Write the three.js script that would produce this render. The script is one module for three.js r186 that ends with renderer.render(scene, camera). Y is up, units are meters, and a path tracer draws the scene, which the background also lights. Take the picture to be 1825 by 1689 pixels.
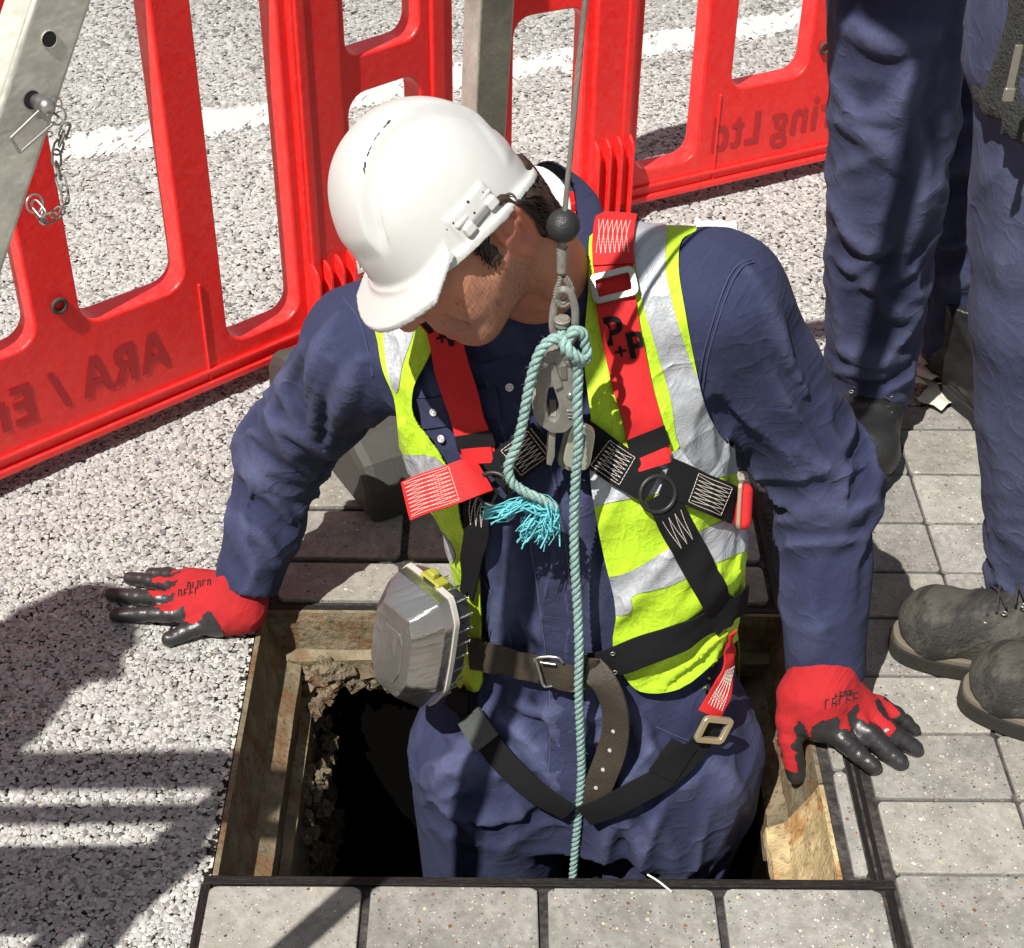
import * as THREE from 'three';
import { ImprovedNoise } from 'three/addons/math/ImprovedNoise.js';
import { mergeGeometries } from 'three/addons/utils/BufferGeometryUtils.js';
import { RoundedBoxGeometry } from 'three/addons/geometries/RoundedBoxGeometry.js';

// ---------------------------------------------------------------- camera, sky, sun, exposure
const scene = new THREE.Scene();
const D2R = Math.PI / 180, FOCAL = 2830, PW = 1825, PH = 1689;
const camera = new THREE.PerspectiveCamera(2 * Math.atan(PH / 2 / FOCAL) / D2R, PW / PH, 0.05, 400);
camera.position.set(0, 1.6, 0);
camera.rotation.order = 'YXZ';
camera.rotation.set(-37.8 * D2R, -0.74 * D2R, 1.0 * D2R);
camera.updateMatrixWorld(true);

const SUN_AZ = 37 * D2R, SUN_EL = 58 * D2R;   // from behind the camera's left shoulder, high
const SUN = new THREE.Vector3(-Math.sin(SUN_AZ) * Math.cos(SUN_EL), Math.sin(SUN_EL), Math.cos(SUN_AZ) * Math.cos(SUN_EL)).normalize();
const SKY_LEVEL = 0.27;
const skyTex = (() => { // pale spring sky, whiter towards the horizon and round the sun
  const w = 256, h = 128, d = new Float32Array(w * h * 4);
  for (let j = 0; j < h; j++) for (let i = 0; i < w; i++) {
    const el = ((j + .5) / h - .5) * Math.PI, az = ((i + .5) / w) * 2 * Math.PI - Math.PI, dir = new THREE.Vector3(Math.cos(el) * Math.cos(az), Math.sin(el), Math.cos(el) * Math.sin(az)), k = (j * w + i) * 4;
    const up = Math.max(dir.y, 0), t = Math.pow(1 - up, 2.2), c = Math.max(dir.dot(SUN), 0), glow = .5 * Math.pow(c, 8) + 1.2 * Math.pow(c, 60), L = dir.y < 0 ? .55 : 1;
    for (let q = 0; q < 3; q++) d[k + q] = SKY_LEVEL * L * ([.62, .72, .88][q] * (1 - t) + [1.12, 1.1, 1.06][q] * t + glow * [1, .96, .9][q]); d[k + 3] = 1;
  }
  const t = new THREE.DataTexture(d, w, h, THREE.RGBAFormat, THREE.FloatType); t.mapping = THREE.EquirectangularReflectionMapping; t.magFilter = t.minFilter = THREE.LinearFilter; t.needsUpdate = true; return t;
})();
scene.background = skyTex; scene.environment = skyTex;
const sun = new THREE.DirectionalLight(new THREE.Color(1, 0.955, 0.89), 4.6);
sun.position.copy(SUN).multiplyScalar(8).add(new THREE.Vector3(0, 0, -1.8));
sun.target.position.set(0, 0, -1.8);
sun.castShadow = true; sun.shadow.mapSize.set(4096, 4096);
Object.assign(sun.shadow.camera, { left: -4, right: 4, top: 4, bottom: -4, near: 0.5, far: 20 });
scene.add(sun, sun.target);
const renderer = new THREE.WebGLRenderer({ antialias: true });
renderer.setSize(1024, 948);
renderer.toneMapping = THREE.LinearToneMapping;
renderer.toneMappingExposure = 1.5;
renderer.shadowMap.enabled = true;

// ---------------------------------------------------------------- helpers
const V = (x, y, z) => new THREE.Vector3(x, y, z);
function rng(seed) { let s = seed | 0; return () => { s = (s + 0x6d2b79f5) | 0; let t = Math.imul(s ^ (s >>> 15), 1 | s); t = (t + Math.imul(t ^ (t >>> 7), 61 | t)) ^ t; return ((t ^ (t >>> 14)) >>> 0) / 4294967296; }; }
const PN = new ImprovedNoise(), noise = (x, y, z) => PN.noise(x, y, z);
const clamp = (x, a, b) => Math.min(b, Math.max(a, x)), lerp = (a, b, t) => a + (b - a) * t;
const sstep = (a, b, x) => { const t = clamp((x - a) / (b - a), 0, 1); return t * t * (3 - 2 * t); };
// survey helpers: a direction seen from where the picture was taken, met with a real plane
const EYE = camera.position.clone();
function dirOf(px, py) { return V((px - PW / 2) / FOCAL, -(py - PH / 2) / FOCAL, -1).applyQuaternion(camera.quaternion).normalize(); }
function ground(px, py, y = 0) { const d = dirOf(px, py); return EYE.clone().addScaledVector(d, (y - EYE.y) / d.y); }
function atZ(px, py, z) { const d = dirOf(px, py); return EYE.clone().addScaledVector(d, (z - EYE.z) / d.z); }
const VIEW = camera.matrixWorldInverse.clone();
function toPix(p) { const q = p.clone().applyMatrix4(VIEW); return [PW / 2 - q.x / q.z * FOCAL, PH / 2 + q.y / q.z * FOCAL]; }

const used = {};
function numbered(n) { const b = n.replace(/_\d{3}$/, ''); used[b] = (used[b] ?? -1) + 1; return used[b] ? b + '_' + String(used[b]).padStart(3, '0') : b; }
function tag(o, label, category, group) { o.userData.label = label; if (category) o.userData.category = category; if (group) o.userData.group = group; return o; }
function thing(name, label, category, pos = [0, 0, 0], turn = 0, group) {
  const o = new THREE.Group(); o.name = numbered(name); o.position.set(...pos); o.rotation.y = turn; scene.add(o);
  return tag(o, label, category, group);
}
function mesh(name, geo, mat, parent, label) {
  const m = new THREE.Mesh(Array.isArray(geo) ? merge(geo) : geo, mat); m.name = parent === scene ? numbered(name) : name;
  m.castShadow = m.receiveShadow = true; parent.add(m); if (label) m.userData.label = label; return m;
}
function struct(name, geo, mat, parent = scene) { const m = mesh(name, geo, mat, parent); if (parent === scene) m.userData.kind = 'structure'; return m; }
function merge(list) {
  const l = list.map((g) => { const q = g.index ? g.toNonIndexed() : g.clone(); for (const k of Object.keys(q.attributes)) if (!['position', 'normal', 'uv'].includes(k)) q.deleteAttribute(k); if (!q.attributes.uv) q.setAttribute('uv', new THREE.BufferAttribute(new Float32Array(q.attributes.position.count * 2), 2)); q.morphAttributes = {}; return q; });
  return mergeGeometries(l, false);
}
const box = (w, h, d, x = 0, y = 0, z = 0, r = 0.002) => new RoundedBoxGeometry(w, h, d, 2, Math.min(r, w * 0.45, h * 0.45, d * 0.45)).translate(x, y, z);
const tube = (pts, r, seg = 40, rad = 8, closed = false) => new THREE.TubeGeometry(new THREE.CatmullRomCurve3(pts, closed), seg, r, rad, closed);
function prism(pts2, depth, bevel = 0.001, hole) { // outline in x,y pushed along z
  const s = new THREE.Shape(pts2.map((p) => new THREE.Vector2(p[0], p[1]))); if (hole) for (const h of hole) s.holes.push(new THREE.Path(h.map((p) => new THREE.Vector2(p[0], p[1]))));
  return new THREE.ExtrudeGeometry(s, { depth, bevelEnabled: bevel > 0, bevelSize: bevel, bevelThickness: bevel, bevelSegments: 2, curveSegments: 6 });
}
function rrect(w, h, r, n = 4, cx = 0, cy = 0) { const o = []; for (const [sx, sy, a] of [[1, 1, 0], [-1, 1, 90], [-1, -1, 180], [1, -1, 270]]) for (let i = 0; i <= n; i++) { const t = (a + 90 * i / n) * D2R; o.push([cx + sx * (w / 2 - r) + r * Math.cos(t), cy + sy * (h / 2 - r) + r * Math.sin(t)]); } return o; }
function bar(a, b, w, h, up = V(0, 1, 0), r = 0.002) { // box from a to b
  const d = b.clone().sub(a), L = d.length(), g = box(w, h, L, 0, 0, 0, r), z = d.normalize(), x = up.clone().cross(z).normalize(), y = z.clone().cross(x);
  return g.applyMatrix4(new THREE.Matrix4().makeBasis(x, y, z).setPosition(a.clone().add(b).multiplyScalar(0.5)));
}
function alignY(g, a, b) { const d = b.clone().sub(a); return g.applyMatrix4(new THREE.Matrix4().compose(a.clone().add(b).multiplyScalar(0.5), new THREE.Quaternion().setFromUnitVectors(V(0, 1, 0), d.clone().normalize()), V(1, 1, 1))); }
const rod = (a, b, r, r2 = r, n = 12) => alignY(new THREE.CylinderGeometry(r2, r, a.distanceTo(b), n), a, b);

// textures -------------------------------------------------------
function dataTex(n, fn, srgb, rep = 1) { // fn(u,v) -> [r,g,b] in 0..1; tiles
  const d = new Uint8Array(n * n * 4);
  for (let j = 0; j < n; j++) for (let i = 0; i < n; i++) { const c = fn(i / n, j / n, i, j), k = (j * n + i) * 4; d[k] = clamp(c[0], 0, 1) * 255; d[k + 1] = clamp(c[1], 0, 1) * 255; d[k + 2] = clamp(c[2], 0, 1) * 255; d[k + 3] = 255; }
  const t = new THREE.DataTexture(d, n, n); t.wrapS = t.wrapT = THREE.RepeatWrapping; t.magFilter = THREE.LinearFilter; t.minFilter = THREE.LinearMipmapLinearFilter; t.generateMipmaps = true;
  if (srgb) t.colorSpace = THREE.SRGBColorSpace; t.repeat.set(rep, rep); t.needsUpdate = true; return t;
}
const LAT = (() => { const R = rng(4242), a = new Float32Array(65536); for (let i = 0; i < 65536; i++) a[i] = R() * 2 - 1; return a; })();
function tnoise(u, v, f, seed) { // tileable value noise with f cells a side
  f = Math.round(f); const x = u * f, y = v * f, i = Math.floor(x), j = Math.floor(y); let a = x - i, b = y - j; a = a * a * (3 - 2 * a); b = b * b * (3 - 2 * b);
  const h = (p, q) => LAT[(((p % f) * 157 + (q % f) * 811 + Math.round(seed * 97) + f * 13) * 29) & 65535], p = i % f, q = j % f;
  return (h(p, q) * (1 - a) + h(p + 1, q) * a) * (1 - b) + (h(p, q + 1) * (1 - a) + h(p + 1, q + 1) * a) * b;
}
const fbm = (u, v, f, s) => tnoise(u, v, f, s) * 0.5 + tnoise(u, v, f * 2.1, s + 7) * 0.28 + tnoise(u, v, f * 4.3, s + 13) * 0.16 + tnoise(u, v, f * 9.1, s + 21) * 0.1;
function std(o) { return new THREE.MeshStandardMaterial(o); }
const lin = (r, g, b) => new THREE.Color().setRGB(r, g, b);
// ---------------------------------------------------------------- the hole and the ground round it
const hBL = ground(467, 1095), hFL = ground(374, 1562), hBR = ground(1404, 1085), hFR = ground(1500, 1570);
const HX0 = (hBL.x + hFL.x) / 2, HX1 = (hBR.x + hFR.x) / 2, HZ0 = (hBL.z + hBR.z) / 2, HZ1 = (hFL.z + hFR.z) / 2;   // left, right, far, near rims
const PAVE_BACK = ground(1640, 722).z, PAVE_L = HX0 - 0.004;
const paveBackAt = (x) => PAVE_BACK;
console.log('hole', HX0, HX1, HZ0, HZ1, 'pave back', PAVE_BACK);

// speckled concrete of the paving blocks (0.5 m of it), with relief
function speckled(n, seed, base, amp, counts) {
  const R = rng(seed), col = new Float32Array(n * n * 3), hgt = new Float32Array(n * n);
  for (let j = 0; j < n; j++) for (let i = 0; i < n; i++) { const u = i / n, v = j / n, k = j * n + i, f = fbm(u, v, 14, seed) * amp + fbm(u, v, 60, seed + 3) * amp * 0.9 + (R() - 0.5) * 0.055; for (let c = 0; c < 3; c++) col[k * 3 + c] = base[c] + f; hgt[k] = 0.55 + fbm(u, v, 50, seed + 9) * 0.35 + (R() - 0.5) * 0.12; }
  for (const [cnt, rmin, rmax, colours, h] of counts) for (let q = 0; q < cnt; q++) {
    const cx = R() * n, cy = R() * n, r = lerp(rmin, rmax, R() * R()), e = 0.55 + R() * 0.45, a = R() * 6.28, c = colours[(R() * colours.length) | 0], v = 0.85 + R() * 0.3, ca = Math.cos(a), sa = Math.sin(a), rr = Math.ceil(r) + 1;
    for (let y = -rr; y <= rr; y++) for (let x = -rr; x <= rr; x++) { const X = (x * ca + y * sa) / r, Y = (-x * sa + y * ca) / (r * e), d = Math.hypot(X, Y) + (noise(x * 0.4 + q, y * 0.4, q) * 0.35); if (d > 1) continue; const k = (((Math.round(cy) + y + n) % n) * n + (Math.round(cx) + x + n) % n), m = sstep(1, 0.75, d); for (let t = 0; t < 3; t++) col[k * 3 + t] = lerp(col[k * 3 + t], c[t] * v, m); hgt[k] = lerp(hgt[k], h, m); }
  }
  return [dataTex(n, (u, v, i, j) => { const k = (j * n + i) * 3; return [col[k], col[k + 1], col[k + 2]]; }, true), dataTex(n, (u, v, i, j) => { const h = hgt[j * n + i]; return [h, h, h]; })];
}
const SPECK = [[2600, 1.2, 4, [[.85, .83, .77], [.78, .76, .7], [.9, .87, .8]], .62], [1700, 1, 3.4, [[.16, .15, .15], [.22, .2, .2]], .4], [420, 2, 8, [[.8, .78, .7], [.72, .66, .55], [.86, .84, .8]], .66], [130, 2, 8, [[.55, .33, .22], [.5, .36, .26], [.62, .5, .36]], .6], [140, 3, 7, [[.36, .35, .36], [.45, .44, .44]], .55]];
const [paveMap, paveBump] = speckled(1024, 11, [.66, .65, .63], .08, SPECK);
const [paveMap2, paveBump2] = speckled(1024, 23, [.62, .61, .60], .09, SPECK);
const paveMats = [0, 1, 2, 3].map((i) => std({ map: i % 2 ? paveMap2 : paveMap, bumpMap: i % 2 ? paveBump2 : paveBump, bumpScale: 0.0016, roughness: 0.9, color: lin(.60 + i * .05, .595 + i * .05, .555 + i * .052) }));
const grime = dataTex(512, (u, v) => { const f = fbm(u, v, 16, 4), s = fbm(u, v, 60, 9); const k = .2 + f * .12 + s * .12; return [k * 1.02, k * .97, k * .95]; }, true);
const grimeBump = dataTex(512, (u, v) => { const f = .5 + fbm(u, v, 60, 9) * .5 + fbm(u, v, 130, 3) * .3; return [f, f, f]; });
const jointMat = std({ map: grime, bumpMap: grimeBump, bumpScale: 0.003, roughness: .95, color: lin(1.0, .96, .92) });
const steelEdgeMat = std({ map: grime, bumpMap: grimeBump, bumpScale: 0.0008, roughness: .55, metalness: .5, color: lin(.85, .8, .78) });
function uvWorld(g, s, ox = 0, oy = 0) { // planar uv in metres from the larger normal axis
  const p = g.attributes.position, nn = g.attributes.normal, uv = new Float32Array(p.count * 2);
  for (let i = 0; i < p.count; i++) { const ax = Math.abs(nn.getX(i)), ay = Math.abs(nn.getY(i)), az = Math.abs(nn.getZ(i)); const [a, b] = ay >= ax && ay >= az ? [p.getX(i), p.getZ(i)] : ax > az ? [p.getZ(i), p.getY(i)] : [p.getX(i), p.getY(i)]; uv[2 * i] = a / s + ox; uv[2 * i + 1] = b / s + oy; }
  g.setAttribute('uv', new THREE.BufferAttribute(uv, 2)); return g;
}

// ground: one sheet out to the horizon with the hole and the paved area left out
{
  const s = new THREE.Shape([[-60, -60], [60, -60], [60, 60], [-60, 60]].map((p) => new THREE.Vector2(...p)));   // x, -z
  s.holes.push(new THREE.Path([[PAVE_L + .002, -.3], [PAVE_L + .002, -PAVE_BACK - .002], [3.15, -PAVE_BACK - .002], [3.15, -.3]].map((p) => new THREE.Vector2(...p))));
  const g = new THREE.ShapeGeometry(s).rotateX(-Math.PI / 2);
  const tarMap = dataTex(1024, (u, v) => { const f = fbm(u, v, 20, 2), s2 = fbm(u, v, 90, 5), k = .33 + f * .08 + (s2 > .03 ? .24 : s2 * 1.5); return [k, k * .985, k * .95]; }, true);
  const tarBump = dataTex(1024, (u, v) => { const k = .5 + fbm(u, v, 90, 5) * 1.2; return [k, k, k]; });
  struct('road', uvWorld(g, 0.55), std({ map: tarMap, bumpMap: tarBump, bumpScale: 0.006, roughness: .95, color: lin(2.7, 2.6, 2.45) }));
}
// chippings rolled into the road: every one a real stone
{
  const R = rng(77), geo = new THREE.IcosahedronGeometry(1, 0), pos = geo.attributes.position;
  const key = new Map(); for (let i = 0; i < pos.count; i++) { const k = [0, 1, 2].map((c) => pos.getComponent(i, c).toFixed(3)).join(); if (!key.has(k)) key.set(k, [0.82 + R() * .36, 0.82 + R() * .36, 0.82 + R() * .36]); const f = key.get(k); pos.setXYZ(i, pos.getX(i) * f[0], pos.getY(i) * f[1], pos.getZ(i) * f[2]); }
  geo.computeVertexNormals();
  const spots = [], P0 = 0.0051, q = new THREE.Quaternion(), e = new THREE.Euler(), m = new THREE.Matrix4();
  // white line across the road, from two measured points on its middle
  const la = ground(120, 268), lb = ground(1440, 30), ld = lb.clone().sub(la).setY(0).normalize(), ln = V(-ld.z, 0, ld.x);
  for (let z = -0.85, P = P0; z > -5.3; z -= P, P = P0 * Math.max(1, (-z * .79 + .98) / 2.25)) for (let x = -2.3; x < 2.3; x += P) {
    const X = x + (R() - .5) * P * .9, Z = z + (R() - .5) * P * .9;
    if (X > PAVE_L - .006 && X < 3.2 && Z > PAVE_BACK - .004) continue;
    const c = V(X, 0, Z).applyMatrix4(VIEW), far = -c.z; if (far < .6) continue;
    const ix = PW / 2 + c.x / far * FOCAL, iy = PH / 2 - c.y / far * FOCAL; if (ix < -200 || ix > PW + 200 || iy < -110 || iy > PH + 150) continue;
    if (R() < .07 + noise(X * 14, Z * 14, 40) * .1) continue;
    spots.push([X, Z, P / P0]);
  }
  const im = new THREE.InstancedMesh(geo, std({ roughness: .88 }), spots.length), col = new THREE.Color();
  im.name = 'road_chippings'; im.userData.kind = 'stuff'; im.castShadow = im.receiveShadow = true; tag(im, 'pale grey stone chippings rolled into the dark road surface', 'gravel');
  spots.forEach(([X, Z, gr], i) => {
    const s = (0.0033 + R() * R() * 0.0026) * (R() < .05 ? 1.6 : 1) * gr; e.set((R() - .5) * .5, R() * 6.28, (R() - .5) * .5); q.setFromEuler(e);
    const d = (X - la.x) * ln.x + (Z - la.z) * ln.z, t = noise(X * 6, Z * 6, 3) * .04 + noise(X * 25, Z * 25, 8) * .03, line = Math.abs(d) < .058 + t && R() < .80 + noise(X * 12, Z * 12, 30) * .4;
    m.compose(V(X, 0.0004 + (R() - .5) * .0016, Z), q, V(s, s * (.28 + R() * .16), s * (.7 + R() * .4)));
    im.setMatrixAt(i, m);
    const big = noise(X * 1.3, Z * 1.3, 20) * .035, farDark = sstep(-3.1, -4.2, Z) * .06;
    if (line) { const k = .47 + R() * .14; col.setRGB(k, k, k * .98); }
    else { const k = clamp(.37 + (R() - .5) * .14 + big - farDark, .1, .72), w = R(); if (w < .08) col.setRGB(k * .42, k * .41, k * .40); else if (w < .24) col.setRGB(k * .75, k * .72, k * .67); else if (w < .32) col.setRGB(k * 1.2, k * 1.18, k * 1.12); else col.setRGB(k, k * .99, k * .95); }
    im.setColorAt(i, col);
  });
  scene.add(im); im.visible = true;
  // the worn paint between the stones of the line
  const g = new THREE.PlaneGeometry(9, .13, 400, 6).rotateX(-Math.PI / 2), pp = g.attributes.position, idx = [], src = g.index.array;
  for (let i = 0; i < pp.count; i++) { const a = pp.getX(i), b = pp.getZ(i), x = la.x + ld.x * (a + 1) + ln.x * b, z = la.z + ld.z * (a + 1) + ln.z * b; pp.setXYZ(i, x, .0036 + noise(x * 60, z * 60, 1) * .0016, z); }
  for (let i = 0; i < src.length; i += 3) { const k = src[i], x = pp.getX(k), z = pp.getZ(k), d = (x - la.x) * ln.x + (z - la.z) * ln.z; if (Math.abs(d) < .058 + noise(x * 6, z * 6, 3) * .03 + noise(x * 25, z * 25, 8) * .025 && noise(x * 40, z * 40, 5) > -.32) idx.push(src[i], src[i + 1], src[i + 2]); }
  g.setIndex(idx); g.computeVertexNormals();
  struct('road_line', g, std({ color: lin(.5, .5, .485), roughness: .85 }));
  console.log('stones', spots.length);
}

// paving: bedding sheet with the hole left out, and blocks each of their own
const BED = -0.0035;
const pavement = (() => {
  const s = new THREE.Shape([[PAVE_L - .1, -.4], [3.3, -.4], [3.3, -PAVE_BACK + .1], [PAVE_L - .1, -PAVE_BACK + .1]].map((p) => new THREE.Vector2(...p)));
  s.holes.push(new THREE.Path([[HX0, -HZ0], [HX1, -HZ0], [HX1, -HZ1], [HX0, -HZ1]].map((p) => new THREE.Vector2(...p))));
  return struct('pavement', uvWorld(new THREE.ShapeGeometry(s).rotateX(-Math.PI / 2).translate(0, BED, 0), .4), jointMat);
})();
{
  const R = rng(5), cache = new Map();
  const blockGeo = (w, d, v, r = .012) => {
    const k = [w.toFixed(3), d.toFixed(3), v, r].join(); if (cache.has(k)) return cache.get(k);
    const RR = rng(v * 31 + Math.round(w * 1000)), g = prism(rrect(w - .004, d - .004, r, 3).map(([a, b]) => [a + (RR() - .5) * .0016, b + (RR() - .5) * .0016]), .018, .002).rotateX(-Math.PI / 2).translate(0, -.0165, 0);
    uvWorld(g, .5, v * .37 + .1, v * .61); cache.set(k, g); return g;
  };
  let n = 0;
  const block = (x0, x1, z0, z1, r, dy = 0) => { const w = x1 - x0, d = z1 - z0, v = (R() * 6) | 0, m = mesh('paving_block', blockGeo(w, d, v, r), paveMats[(R() * 4) | 0], pavement); m.position.set((x0 + x1) / 2, (R() - .5) * .0014 + dy, (z0 + z1) / 2); m.rotation.set((R() - .5) * .006, (R() - .5) * .006, (R() - .5) * .006); n++; };
  const gap = .005;
  // field on the right: columns from the steel strip outwards, rows at the measured joints
  const zr = [700, 768, 848, 935, 1023, 1105, 1208, 1310, 1427, 1560].map((y) => ground(1690, y).z); zr[0] = PAVE_BACK + .006;
  while (zr[zr.length - 1] < -.3) zr.push(zr[zr.length - 1] + .118);
  const xs = [ground(1560, 1427).x]; const seam = (ground(1640, 880).x + ground(1800, 1427).x) / 2; xs.push(seam); while (xs[xs.length - 1] < 2.2) xs.push(xs[xs.length - 1] + .212);
  for (let i = 0; i + 1 < zr.length; i++) for (let j = 0; j + 1 < xs.length; j++) { if (i < 5 && j > 5) continue; block(xs[j] + gap / 2, xs[j + 1] - gap / 2, zr[i] + gap / 2, zr[i + 1] - gap / 2, .005); }
  // narrow strip of cut blocks between the frame and the twin steel edges
  const sx0 = HX1 + .014, sx1 = ground(1535, 1500).x;
  let z = HZ1 - .004; for (const L of [.175, .2, .2, .2, .2]) { const z0 = Math.max(z - L, PAVE_BACK + .01); block(sx0 + .002, sx1, z0 + gap / 2, z - gap / 2, .005); z = z0; }
  // blocks between strip and field further back, and the cover behind the man
  const rows = [HZ0 - .014, ground(600, 1000).z, ground(600, 908).z, ground(600, 830).z, PAVE_BACK + .006];
  const cx = [HX0 + .016, ground(720, 990).x, 0, 0, 0]; cx[2] = cx[1] + .22; cx[3] = cx[2] + .22; cx[4] = HX1 - .02;
  for (let i = 0; i + 1 < rows.length; i++) for (let j = 0; j + 1 < cx.length; j++) block(cx[j] + .006, cx[j + 1] - .006, rows[i + 1] + .007, rows[i] - .006, .010);
  // near tray: inset blocks with rounded corners, dark steel all round
  const nx = [352, 648, 968, 1288, 1592].map((x) => ground(x, 1650).x), nz0 = HZ1 + .015;
  for (let j = 0; j + 1 < nx.length; j++) { block(nx[j] + .006, nx[j + 1] - .006, nz0, nz0 + .125, .009); block(nx[j] + .008, nx[j + 1] - .008, nz0 + .139, nz0 + .27, .012); }
  console.log('blocks', n, 'strip', sx0, sx1, xs[0]);
  // steel edges: tray rims
  const E = (x0, x1, z0, z1, h = .001) => box(x1 - x0, .03, z1 - z0, (x0 + x1) / 2, h - .015, (z0 + z1) / 2, .0012);
  const t = thing('cover_tray', 'steel edged cover tray inset with four paving blocks along the near rim of the hole', 'manhole cover', [0, 0, 0]);
  mesh('rim', [E(HX0 - .01, nx[4] + .012, HZ1, HZ1 + .012, .003), E(HX0 - .012, HX0 + .0, HZ1 + .0125, HZ1 + .33, .003), E(nx[4] + .0, nx[4] + .01, HZ1 + .0125, HZ1 + .33, .0015)], steelEdgeMat, t);
  mesh('seam_strip', [E(sx1 + .003, sx1 + .008, PAVE_BACK + .02, HZ1 - .001, .001), E(sx1 + .013, sx1 + .018, PAVE_BACK + .02, HZ1 - .001, .0015)], steelEdgeMat, t);
  const t2 = thing('cover_tray', 'closed block filled cover tray in shade at the far rim of the hole', 'manhole cover', [0, 0, 0]);
  mesh('rim', [E(HX0 + .002, HX1, HZ0 - .010, HZ0 - .0005, .0015), E(HX0, HX0 + .01, PAVE_BACK + .01, HZ0 - .011, .002), E(cx[4] + .002, cx[4] + .012, PAVE_BACK + .01, HZ0 - .011, .001)], steelEdgeMat, t2);
}

// rusty frame in the hole
{
  const rust = dataTex(512, (u, v) => { const f = fbm(u, v, 10, 31), s = fbm(u, v, 46, 12), w = clamp(.5 + f * 1.5 + s * .25, 0, 1), pit = s > .3 ? .8 : 1; const ru = sstep(.02, .36, fbm(u, v, 5, 44) + s * .25) * .55; return [lerp(lerp(.50, .62, w), .50, ru) * pit, lerp(lerp(.46, .585, w), .34, ru) * pit, lerp(lerp(.38, .50, w), .19, ru) * pit]; }, true);
  const rustBump = dataTex(512, (u, v) => { const k = .5 + fbm(u, v, 50, 12) * .8 + fbm(u, v, 130, 2) * .35; return [k, k, k]; });
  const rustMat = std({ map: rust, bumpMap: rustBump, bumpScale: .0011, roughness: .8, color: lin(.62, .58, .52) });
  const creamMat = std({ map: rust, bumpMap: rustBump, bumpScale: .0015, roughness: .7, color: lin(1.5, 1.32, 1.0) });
  const f = thing('manhole_frame', 'rusty stepped steel frame lining the open hole round the man', 'manhole frame', [0, 0, 0]);
  const prof = (pts, L) => prism(pts, L, .0008);
  // left side: outline in (x,y), pushed along z
  const wob = (g, s) => { const p = g.attributes.position; for (let i = 0; i < p.count; i++) { const x = p.getX(i), y = p.getY(i), z = p.getZ(i); if (y < -.01) { p.setX(i, x + noise(x * 40, y * 40 + s, z * 30) * .003); p.setY(i, y + noise(x * 40 + 9, y * 40, z * 30 + s) * .003); } } g.computeVertexNormals(); return g; };
  const Lz = HZ1 - HZ0;
  const seg = (pts, z0, z1, s, n = 14) => { const gs = []; for (let i = 0; i < n; i++) { const a = lerp(z0, z1, i / n), b = lerp(z0, z1, (i + 1) / n); gs.push(prism(pts, b - a, 0).translate(0, 0, a)); } return uvWorld(wob(merge(gs), s), .3); };
  mesh('side_rail', seg([[HX0, .002], [HX0 + .007, .002], [HX0 + .010, -.012], [HX0 + .03, -.075], [HX0 + .058, -.084], [HX0 + .06, -.16], [HX0, -.16]], HZ0 + .001, HZ1 - .001, 1), rustMat, f);
  mesh('ledge', seg([[HX0 + .06, -.125], [HX0 + .075, -.13], [HX0 + .078, -.3], [HX0 + .06, -.3]], HZ0 + .03, HZ1 - .001, 4), rustMat, f);
  const rx = HX1;
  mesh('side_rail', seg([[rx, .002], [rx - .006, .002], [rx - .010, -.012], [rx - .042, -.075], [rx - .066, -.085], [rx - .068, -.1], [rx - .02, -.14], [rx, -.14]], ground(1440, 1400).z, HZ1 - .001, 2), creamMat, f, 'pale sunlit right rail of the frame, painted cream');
  mesh('side_rail', seg([[rx, .0015], [rx - .006, .0015], [rx - .010, -.02], [rx - .03, -.1], [rx - .056, -.12], [rx - .06, -.16], [rx, -.16]], HZ0 + .001, ground(1440, 1400).z - .004, 3), rustMat, f);
  const back = seg([[0, .0], [.006, 0], [.010, -.012], [.012, -.068], [.03, -.074], [.03, -.1], [0, -.1]], HX0 + .001, HX1 - .001, 5); // built along z, turned so that z -> x
  back.rotateY(Math.PI / 2).scale(1, 1, 1); { const p = back.attributes.position; for (let i = 0; i < p.count; i++) p.setXYZ(i, p.getX(i), p.getY(i), HZ0 - p.getZ(i)); const ix = []; for (let i = 0; i < p.count; i += 3) ix.push(i, i + 2, i + 1); back.setIndex(ix); back.computeVertexNormals(); }
  mesh('end_rail', back, rustMat, f);
  // broken mortar under the frame, then the shaft
  const debris = [], R = rng(9), ico = new THREE.IcosahedronGeometry(1, 2);
  for (let i = 0; i < 110; i++) { const z = HZ0 + .04 + R() * Lz * (R() < .5 ? .45 : 1), g = ico.clone(), p = g.attributes.position, s = .006 + R() * .013; for (let k = 0; k < p.count; k++) { const q = V(p.getX(k), p.getY(k), p.getZ(k)), m = s * (1 + noise(q.x * 1.7 + i, q.y * 1.7, q.z * 1.7) * .7); p.setXYZ(k, q.x * m * .8, q.y * m, q.z * m); } g.computeVertexNormals(); debris.push(g.translate(HX0 + .07 + R() * .028, -.13 - R() * .3, z)); }
  for (let i = 0; i < 60; i++) { const g = ico.clone(), p = g.attributes.position, s = .006 + R() * .016; for (let k = 0; k < p.count; k++) { const q = V(p.getX(k), p.getY(k), p.getZ(k)), m = s * (1 + noise(q.x * 1.7 + i, q.y * 1.7, q.z * 1.7 + 5) * .7); p.setXYZ(k, q.x * m, q.y * m, q.z * m); } g.computeVertexNormals(); debris.push(g.translate(HX0 + .05 + R() * .4, -.09 - R() * .03, HZ0 + .02 + R() * .025)); }
  const db = mesh('mortar', uvWorld(merge(debris), .3), std({ map: rust, bumpMap: rustBump, bumpScale: .003, roughness: .95, color: lin(.5, .46, .42) }), f); db.userData.kind = 'stuff';
  const shaftMat = new THREE.MeshPhysicalMaterial({ color: lin(.004, .0037, .0034), roughness: 1, specularIntensity: 0 }), T = .06, dp = 2.6, top = -.15;
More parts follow.
